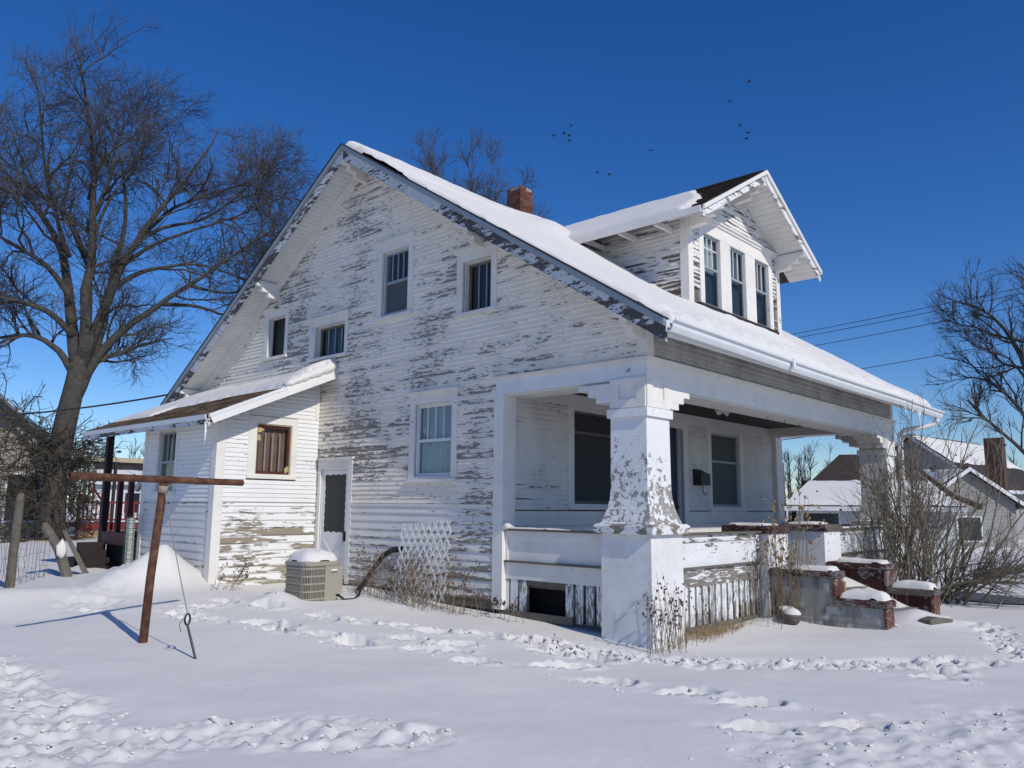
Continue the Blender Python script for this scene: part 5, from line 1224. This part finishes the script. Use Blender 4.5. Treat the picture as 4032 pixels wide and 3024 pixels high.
# the big bare shrub right of the steps
def shrub():
    rs = random.Random(5); B = Vector((7.5,-.95,-.05)); limbs = []
    for i in range(64):
        a = rs.uniform(0, 6.283); sp = rs.uniform(.05, 1.0); h = rs.uniform(2.3, 4.3)*(1-.35*sp); d = Vector((math.cos(a)*sp*.55+.02, math.sin(a)*sp*.75-.12, 1)).normalized()
        p0 = B+Vector((rs.gauss(0,.30), rs.gauss(0,.38), -.1)); p1 = p0+d*h*.35; p2 = p1+(d+Vector((rs.gauss(0,.15),rs.gauss(0,.15),.2))).normalized()*h*.35; p3 = p2+(d+Vector((rs.gauss(0,.3),rs.gauss(0,.3),.0))).normalized()*h*.32
        r_ = rs.uniform(.008, .02); limbs.append(([tuple(v) for v in (p0,p1,p2,p3)], [r_*1.2, r_, r_*.7, r_*.35]))
    for i in range(15):   # low sprawling stems on the street side
        a = rs.uniform(-1.9, -.9); p0 = B+Vector((rs.gauss(0,.2), rs.gauss(0,.2), .05)); l_ = rs.uniform(1.4, 2.4); d = Vector((math.cos(a)*.7, math.sin(a), rs.uniform(.1,.4)))
        limbs.append(([tuple(p0), tuple(p0+d*l_*.4+Vector((0,0,.25))), tuple(p0+d*l_*.75+Vector((0,0,.15))), tuple(p0+d*l_+Vector((0,0,-.1)))], [.02,.016,.010,.005]))
    build_tree('bare_shrub', 'big tangled bare shrub between the steps and the right edge', tuple(B), limbs,
        [dict(per=6, length=.85, spread=.6, up=.2, r0=.009, r1=.004, k=4, lo=.2), dict(per=5, length=.42, spread=.6, up=.12, r0=.005, r1=.0025, k=3, lo=.15)], 51, bark='twig2', twig='twig2', trunk_sides=6, cat='shrub')
    hd = MB(); r2 = random.Random(9)
    for i in range(70):
        p_ = B+Vector((r2.gauss(0,.7), r2.gauss(-.1,.8), r2.uniform(1.3,3.1))); rr = r2.uniform(.012,.03); hd.blob(p_, (rr,rr,rr*.8), 1, .35, 1, i)
    hd.build('dead_leaves', M['weedpod'], bpy.data.objects['bare_shrub'], kind='stuff')
shrub()
# dry ivy and brush round the foot of the big tree
def ivy():
    rs = np.random.default_rng(61); n = 340; a = rs.uniform(0, 6.283, n); z = rs.uniform(0, 1, n)**.9
    r = (.5+.9*np.abs(rs.normal(size=n))*.33)*(1-.45*z); P0 = np.stack([BT[0]-.35+.55*z+np.cos(a)*r*1.25, BT[1]+np.sin(a)*r, .25+z*3.9], 1)
    d = norm(np.stack([np.cos(a)*.6, np.sin(a)*.6, rs.normal(size=n)*.5-.15], 1)); P = np.zeros((n, 5, 3)); P[:, 0] = P0
    for q in range(1, 5): d = norm(d+rs.normal(size=(n,3))*.5); P[:, q] = P[:, q-1]+d*.3
    t_ = thing('dry_ivy', (BT[0], BT[1]-.5, .3), 'thick mass of dry ivy wrapped round the foot of the big tree', 'ivy'); V, F = tubes_np(P, np.full((n,5), .015), 3)
    npmesh('stem', V, F, M['ivy'], t_, smooth=False)
    P2, R2 = spawn(rs, P, np.full((n,5), .02), 4, .55, .9, 0, .012, .006, k=3); V, F = tubes_np(P2, R2, 3); npmesh('tendril', V, F, M['ivy'], t_, smooth=False)
    mb = MB(); r_ = random.Random(3)
    for i in range(180):
        k = r_.randrange(n); c = P[k, r_.randint(1, 4)]; s_ = r_.uniform(.05,.11); mb.blob(c, (s_, s_, s_*.5), 1, .4, 1, i)
    mb.build('withered_leaves', M['ivy'], t_, kind='stuff')
    n = 170; x0 = rs.uniform(-2.5, 1.2, n); P0 = np.stack([x0, 25.5+rs.uniform(-1, 2.5, n), 2.6+rs.uniform(0, 2.2, n)], 1); P = np.zeros((n, 5, 3)); P[:, 0] = P0; d = norm(rs.normal(size=(n,3)))
    for q in range(1, 5): d = norm(d+rs.normal(size=(n,3))*.35); P[:, q] = P[:, q-1]+d*.42
    t2 = thing('hanging_brush', (-.6, 26.2, .3), 'dark hanging tangle of vines left of the big trunk', 'vines'); V, F = tubes_np(P, np.full((n,5), .018), 3); npmesh('stem', V, F, M['ivy'], t2, smooth=False)
    P2, R2 = spawn(rs, P, np.full((n,5), .02), 5, .6, .9, 0, .011, .006, k=3); V, F = tubes_np(P2, R2, 3); npmesh('tendril', V, F, M['ivy'], t2, smooth=False)
    pts = [(-.6,26.4,-.1),(-.7,26.4,1.2),(-.5,26.2,2.4),(-.65,26.3,3.6),(-.4,26.3,4.4)]
    MB().tube(pts, [.12,.09,.08,.06,.03], 7).build('main_stem', M['ivy'], t2, smooth=True)
ivy()
# far belt of bare trees
def far_trees():
    rs = np.random.default_rng(71); n = 330; az = np.radians(rs.uniform(2, 92, n)); d = rs.uniform(95, 170, n); h = rs.uniform(5, 9.5, n)*(d/120)
    B = np.stack([CAM.x+np.sin(az)*d, CAM.y+np.cos(az)*d, np.full(n, -.3)], 1); P = np.zeros((n, 4, 3)); P[:, 0] = B
    for q in range(1, 4): P[:, q] = P[:, q-1]+np.stack([rs.normal(size=n)*.25, rs.normal(size=n)*.25, h/3], 1)
    Rr = np.linspace(.16, .04, 4)[None]*np.ones((n, 1)); VV = []; FF = []; o = 0
    for kw in (None, dict(per=9, length=3.4, spread=.5, up=.35, r0=.08, r1=.03, k=4, lo=.15), dict(per=8, length=1.6, spread=.5, up=.25, r0=.035, r1=.018, k=3, lo=.1)):
        if kw: P, Rr = spawn(rs, P, Rr, **kw)
        V, F = tubes_np(P, Rr, 3); VV.append(V); FF.append(F+o); o += len(V)
    npmesh('distant_trees', np.concatenate(VV), np.concatenate(FF), M['twig'], None, smooth=False, kind='stuff', label='belt of bare trees along the far horizon', cat='trees')
far_trees()

# ------------------------------------------------------------------ neighbours
def lapmat(name, c, pitch):
    t = NT(name); p, x = t.pos(); fr = t.math('FRACT', t.math('DIVIDE', x[2], pitch)); s = t.step(fr, .0, .16)
    t.bump(fr, .02, .6); return t.fin(t.mix(s, rgb(c, .55), t.mix(t.noise(p, 2.0, 4), rgb(c, .85), rgb(c, 1.1))), .8, 0, .2)
M['lap_white'] = lapmat('far_white_lap_siding', (.62,.64,.66), .19); M['lap_tan'] = lapmat('far_tan_lap_siding', (.30,.27,.225), .15); M['lap_grey'] = lapmat('far_grey_lap_siding', (.30,.295,.285), .17)
def neighbour(name, label, cx, cy, yaw, w_, d_, z0, eave, ridge, wall, roof='far_roof', snow=None, wins=(), over=.4, gwins=(), snow_side=(-1,), hip=0.0):
    """ridge along local x; front is local -y, gable ends at +-x"""
    t_ = thing(name, (cx, cy, z0), label, 'house'); c, s = math.cos(yaw), math.sin(yaw)
    def Lw(x_, y_, z): return (cx+x_*c-y_*s, cy+x_*s+y_*c, z)
    hw, hd = w_/2, d_/2; pit = (ridge-eave)/hd
    MB().prism([(-hd, z0), (hd, z0), (hd, eave)]+([] if hip else [(0, ridge-.02)])+[(-hd, eave)], lambda u, v, x_: Lw(x_, u, v), -hw, hw).build('wall', M[wall], t_)
    for sg in (-1, 1):
        yo = sg*(hd+over); zo = eave-pit*over
        e = hw+over; e2 = e-hip
        rf = MB().hexa([Lw(-e,yo,zo-.02),Lw(e,yo,zo-.02),Lw(e2,0,ridge-.02),Lw(-e2,0,ridge-.02),Lw(-e,yo,zo+.12),Lw(e,yo,zo+.12),Lw(e2,0,ridge+.12),Lw(-e2,0,ridge+.12)]).build('roof', M[roof], t_)
        if hip: 
            MB().hexa([Lw(sg*e,-hd-over,zo-.02),Lw(sg*e,hd+over,zo-.02),Lw(sg*e2,.01,ridge-.02),Lw(sg*e2,-.01,ridge-.02),Lw(sg*e,-hd-over,zo+.12),Lw(sg*e,hd+over,zo+.12),Lw(sg*e2,.01,ridge+.12),Lw(sg*e2,-.01,ridge+.12)]).build('roof_hip', M[roof], t_)
        MB().prism([(yo, zo+.10), (yo+sg*.03, zo+.10), (yo+sg*.03, zo-.10), (yo, zo-.10)], lambda u, v, x_: Lw(x_, u, v), -hw-over, hw+over).build('fascia', M['far_white'], rf)
        for xe in (-hw-over, hw+over-.03) if not hip else (): MB().prism([(0, ridge+.10), (yo, zo+.10), (yo, zo-.10), (0, ridge-.10)], lambda u, v, x_: Lw(x_, u, v), xe-.015, xe+.02).build('rake', M['far_white'], rf)
        if snow and sg in snow_side:
            a, b = snow
            us = np.linspace(-hw-over+.05, hw+over-.05, 30); vs_ = np.linspace(a, b, 16); U, Vv = np.meshgrid(us, vs_, indexing='ij'); nn = fbm(U*1.2+cx, Vv*5+cy, 3, 7)
            U = U*(1-Vv*hip/(hw+over)); dd = np.minimum(np.minimum(U-us[0], us[-1]-U)+2*hip*(hip > 0), np.minimum((Vv-a), (b-Vv))*hd)+.25*(nn-.55); T = .13*edge_round(np.clip(dd, 0, 9), .25)-(dd <= 0)*.1
            Yl = yo*(1-Vv); Zl = ridge+.12-(ridge-zo)*(1-Vv)+T; Pw = np.stack([cx+U*c-Yl*s, cy+U*s+Yl*c, Zl], -1); V, F = gridmesh(Pw); npmesh('snow', V, F if sg > 0 else F[:, ::-1], M['snow'], rf)
    for (u, z, ww, hh) in wins:
        fr = MB(); B_ = lambda a, b, z1_, z2_, n0, n1: fr.hexa([Lw(a,-hd-n0,z1_),Lw(b,-hd-n0,z1_),Lw(b,-hd-n1,z1_),Lw(a,-hd-n1,z1_),Lw(a,-hd-n0,z2_),Lw(b,-hd-n0,z2_),Lw(b,-hd-n1,z2_),Lw(a,-hd-n1,z2_)])
        B_(u-.1, u, z-.1, z+hh+.1, 0, .06); B_(u+ww, u+ww+.1, z-.1, z+hh+.1, 0, .06); B_(u, u+ww, z+hh, z+hh+.1, 0, .06); B_(u, u+ww, z-.1, z, 0, .06); B_(u, u+ww, z+hh/2-.03, z+hh/2+.03, 0, .05)
        wo = fr.build('window', M['far_white'], t_); g = MB(); fr = g; B_(u, u+ww, z, z+hh, .0, .03); g.build('pane', M['far_dkgrey'], wo)
    for (sgn, v, z, ww, hh) in gwins:
        mb = MB(); x_ = sgn*(hw+.03); mb.hexa([Lw(x_-.03,v-.08,z-.08),Lw(x_+.03,v-.08,z-.08),Lw(x_+.03,v+ww+.08,z-.08),Lw(x_-.03,v+ww+.08,z-.08),Lw(x_-.03,v-.08,z+hh+.08),Lw(x_+.03,v-.08,z+hh+.08),Lw(x_+.03,v+ww+.08,z+hh+.08),Lw(x_-.03,v+ww+.08,z+hh+.08)])
        wo = mb.build('window', M['far_white'], t_); mb = MB(); x_ = sgn*(hw+.06); mb.hexa([Lw(x_-.02,v,z),Lw(x_+.02,v,z),Lw(x_+.02,v+ww,z),Lw(x_-.02,v+ww,z),Lw(x_-.02,v,z+hh),Lw(x_+.02,v,z+hh),Lw(x_+.02,v+ww,z+hh),Lw(x_-.02,v+ww,z+hh)]); mb.build('pane', M['far_dkgrey'], wo)
    return t_
# left neighbour behind the big tree
nl = neighbour('neighbour_house', 'tan sided house with dark roof behind the big tree', .9, 36.0, R(74), 9.0, 8.6, -.3, 3.5, 7.2, 'lap_tan', snow=(.0,.13), gwins=[(-1,-3.3,.9,1.1,1.8),(-1,-.6,.9,1.1,1.8)], snow_side=(-1,))
MB().box(3.45, 3.7, 30.6, 30.85, -.2, 3.3).build('corner_board', simple('cream_corner_board', (.42,.37,.24), .8, .1, 4), nl)
# red deck between the tree and the lean-to
dk = thing('red_deck', (3.9,27.2,.2), 'red painted wooden deck with balusters left of the lean-to', 'deck')
MB().box(3.0, 5.6, 26.9, 28.9, .72, .86).build('deck_floor', M['red'], dk); MB().box(3.0, 5.6, 26.86, 26.895, .62, .85).build('rim_board', M['red'], dk)
MB().box(3.0, 5.4, 26.92, 26.96, .0, .62).build('skirt', M['tanboard'], dk); MB().box(2.98, 5.6, 26.85, 26.95, 1.60, 1.68).build('handrail', M['red'], dk); MB().box(3.0, 5.6, 26.87, 26.93, .95, 1.02).build('lower_rail', M['red'], dk)
for i in range(17): MB().box(3.02+i*.155, 3.07+i*.155, 26.88, 26.92, 1.02, 1.60).build('baluster', M['red'], dk)
for x_ in (3.0, 4.2, 5.5): MB().box(x_, x_+.1, 26.86, 26.96, 0, 3.2 if x_ > 3.5 else 1.9).build('post', M['red' if x_ < 4 else 'wood_dark'], dk)
for sg in (-1, 1): MB().tube([(3.55,27.0,2.15),(3.55+sg*.35,27.0,1.68)], .04, 4).build('brace', M['red'], dk)
MB().tube([(3.55,27.0,1.68),(3.55,27.0,2.3)], .045, 4).build('finial_post', M['red'], dk)
ol = MB().box(2.6, 6.6, 27.2, 30.0, 3.22, 3.36); ol.build('deck_roof', M['far_roof'], dk); MB().box(2.55, 6.62, 27.14, 27.198, 3.2, 3.38).build('deck_roof_fascia', simple('cream_fascia', (.45,.40,.28), .8, .1, 4), dk)
neighbour('neighbour_house', 'white far house with a shuttered window seen past the back porch', 18.0, 52.0, R(-28), 9.0, 7.0, -.4, 3.1, 4.5, 'far_white', snow=(.0,.5), wins=[(-2.6,1.0,.9,1.3),(.2,1.1,1.0,1.4)])
# neighbours at the right: one through the porch, one behind the shrub
nr = neighbour('neighbour_house', 'white house with half bare dark roof seen through the porch', 33.0, 8.6, R(-68), 6.4, 8.0, -1.0, 1.95, 4.25, 'lap_white', snow=(.0,.45), wins=[(-2.9,.35,1.5,1.1)], over=.5, hip=2.6)
def bay():
    c, s = math.cos(R(-68)), math.sin(R(-68))
    def Lw(x_, y_, z): return (33.0+x_*c-y_*s, 8.6+x_*s+y_*c, z)
    t_ = thing('bay_window', Lw(2.6,-4.5,-.5), 'red bay window with snowy roof on the white house beyond the porch', 'bay window')
    X0 = -.2
    def bx(nm, a, b, y0, y1, z0, z1, m): MB().hexa([Lw(a,y0,z0),Lw(b,y0,z0),Lw(b,y1,z0),Lw(a,y1,z0),Lw(a,y0,z1),Lw(b,y0,z1),Lw(b,y1,z1),Lw(a,y1,z1)]).build(nm, M[m], t_)
    bx('body', X0, X0+1.5, -4.8, -4.05, -.6, 1.3, 'red'); bx('roof', X0-.12, X0+1.62, -4.95, -4.05, 1.3, 1.42, 'far_roof'); bx('frame', X0+.45, X0+1.3, -4.84, -4.801, -.2, 1.05, 'far_white'); bx('pane', X0+.53, X0+1.22, -4.87, -4.841, -.1, .97, 'far_dkgrey')
    MB().hexa([Lw(X0-.1,-4.93,1.421),Lw(X0+1.6,-4.93,1.421),Lw(X0+1.6,-4.06,1.421),Lw(X0-.1,-4.06,1.421),Lw(X0+.1,-4.75,1.65),Lw(X0+1.4,-4.75,1.65),Lw(X0+1.4,-4.06,1.85),Lw(X0+.1,-4.06,1.85)]).build('snow', M['snow'], t_)
bay()
MB().tube([(31.2,12.0,1.2),(31.2,12.0,3.95)], .09, 8).build('vent_pipe', M['steel'], None, label='grey vent pipe rising left of the dark half bare roof', cat='pipe')
ng = neighbour('neighbour_house', 'grey gabled outbuilding with snowy roof and brick chimney behind the bare shrub', 38.6, 8.0, R(50), 8.4, 5.2, -.8, 2.05, 3.65, 'lap_grey', snow=(.02,.96), over=.4, gwins=[(-1,-.6,.2,1.2,1.1)], snow_side=(-1,1))
nb = neighbour('neighbour_house', 'taller grey house with dark gabled roof behind the outbuilding', 50.0, 9.0, R(-8), 10.0, 8.0, -.8, 3.2, 6.2, 'far_grey', snow=(.45,.97), over=.6, snow_side=(-1,))
MB().box(38.0, 38.8, 3.5, 4.3, -.5, 5.3).build('chimney', simple('far_dark_brick', (.085,.042,.032), .9, .3, 9), ng)
def spruce():
    t_ = thing('spruce_tree', (47.4,17.5,-.6), 'dark spruce top behind the dark roof seen through the porch', 'tree'); MB().tube([(47.4,17.5,-.8),(47.4,17.5,3.7)], [.2,.02], 6).build('trunk', M['bark'], t_)
    rs = np.random.default_rng(5); n = 900; z = rs.uniform(-.3, 3.6, n); a = rs.uniform(0, 6.283, n); l_ = (4.0-z)*.42; P = np.zeros((n,3,3)); P[:, 0] = np.stack([47.4+0*z, 17.5+0*z, z], 1); d = np.stack([np.cos(a), np.sin(a), -.12+0*a], 1)
    P[:, 1] = P[:, 0]+d*l_[:, None]*.5; P[:, 2] = P[:, 1]+(d+np.array([0,0,.25]))*l_[:, None]*.5; V, F = tubes_np(P, np.array([[.05,.09,.02]])*np.ones((n,1)), 3); npmesh('crown', V, F, M['evergreen'], t_, smooth=False)
spruce()
def road():
    ys = np.linspace(-30, -.3, 90); xs = np.linspace(8.15, 9.65, 8); X_, Y_ = np.meshgrid(xs, ys, indexing='ij'); e = .35*(fbm(Y_*1.5, X_*0+2, 3, 12)-.5)
    X_ = np.where(X_ < 8.3, X_+e, X_); X_ = np.where(X_ > 9.5, X_+e*.8, X_)
    V, F = gridmesh(np.stack([X_, Y_, base_z(X_, Y_)+.022], -1)); npmesh('path', V, F[:, ::-1], M['asphalt'], None, kind='structure', label='strip of cleared grey pavement at the right edge')
road()

# ------------------------------------------------------------------ wires and birds
def cable(name, a, b, sag, r, label, mat='wire', cat='cable', group=None):
    a, b = Vector(a), Vector(b); MB().tube([a.lerp(b, q)-Vector((0,0,sag*4*q*(1-q))) for q in np.linspace(0, 1, 17)], r, 5).build(name, M[mat], None, label=label, cat=cat, group=group)
cable('service_cable', (-.45,11.95,4.02), (-4.5,26.5,4.3), .35, .022, 'black service cable running from the rear eave past the tree')
PL = [((44.5,26.0,13.2),(52.5,-6.0,17.2)),((44.5,26.0,12.9),(52.5,-6.0,16.8)),((44.5,26.0,12.1),(52.5,-6.0,16.0)),((46.0,22.0,10.4),(52.5,-6.0,13.9))]
for (a, b), lb in zip(PL, ('topmost of the thin power lines at the right', 'second power line from the top at the right', 'third power line from the top at the right', 'lowest lone power line at the right')): cable('power_line', a, b, .25, .022, lb, group='power lines beyond the roof')
cable('porch_wire', (14.0,6.2,3.46), (15.6,2.2,3.96), .0, .012, 'thin dark wire crossing the sky inside the porch opening')
BIRDS = [(41.6,17.8,31.5,'highest bird of all, alone at upper right'),(41.0,19.0,30.2,'second highest bird in the right group'),(41.3,18.5,28.3,'third bird down in the right group'),(41.5,18.0,27.7,'bird just above the lowest one in the right group'),(41.4,18.1,27.3,'lowest bird of the right group'),
         (35.0,28.6,29.3,'highest bird of the cluster above the chimney'),(34.7,29.0,28.7,'second bird down in the cluster above the chimney'),(34.2,29.6,28.6,'leftmost bird of the cluster above the chimney'),(34.9,28.7,28.5,'second lowest bird of the cluster above the chimney'),(34.9,28.7,28.15,'lowest bird of the cluster above the chimney'),
         (38.3,23.9,27.1,'lone bird halfway between the two bird groups'),(36.1,27.1,25.6,'left one of the low bird pair above the valley'),(36.6,26.4,25.4,'right one of the low bird pair above the valley')]
for i, (x_, y_, z_, lb) in enumerate(BIRDS):
    rs = random.Random(i); t_ = thing('bird', (x_, y_, z_), 'black flying '+lb.replace('bird', 'bird', 1) if False else lb+', black in flight', 'bird', 'black birds in flight'); rot = Matrix.Rotation(rs.uniform(0, 6.28), 4, 'Z'); c = Vector((x_, y_, z_))
    T_ = lambda p_: tuple(c+(rot @ Vector(p_)))
    MB().tube([T_(p_) for p_ in ((.15,0,.01),(.11,0,.015),(.03,0,0),(-.08,0,-.005),(-.17,0,0))], [.008,.028,.04,.028,.012], 6).build('body', M['bird'], t_)
    fl = rs.uniform(-.8, 1.0)
    for sg in (-1, 1):
        w1, w2 = .09, .20; mb = MB(); 
        mb.hexa([T_((.06,0,.0)),T_((-.06,0,.0)),T_((-.05,sg*w1,fl*.07)),T_((.08,sg*w1,fl*.07)),T_((.06,0,.012)),T_((-.06,0,.012)),T_((-.05,sg*w1,fl*.07+.008)),T_((.08,sg*w1,fl*.07+.008))])
        mb.hexa([T_((.08,sg*w1,fl*.07)),T_((-.05,sg*w1,fl*.07)),T_((-.06,sg*w2,fl*.13)),T_((-.02,sg*w2,fl*.13)),T_((.08,sg*w1,fl*.07+.008)),T_((-.05,sg*w1,fl*.07+.008)),T_((-.06,sg*w2,fl*.13+.005)),T_((-.02,sg*w2,fl*.13+.005))]); mb.build('wing', M['bird'], t_)
    MB().hexa([T_((-.14,.015,0)),T_((-.14,-.015,0)),T_((-.23,-.04,0)),T_((-.23,.04,0)),T_((-.14,.015,.008)),T_((-.14,-.015,.008)),T_((-.23,-.04,.005)),T_((-.23,.04,.005))]).build('tail', M['bird'], t_)
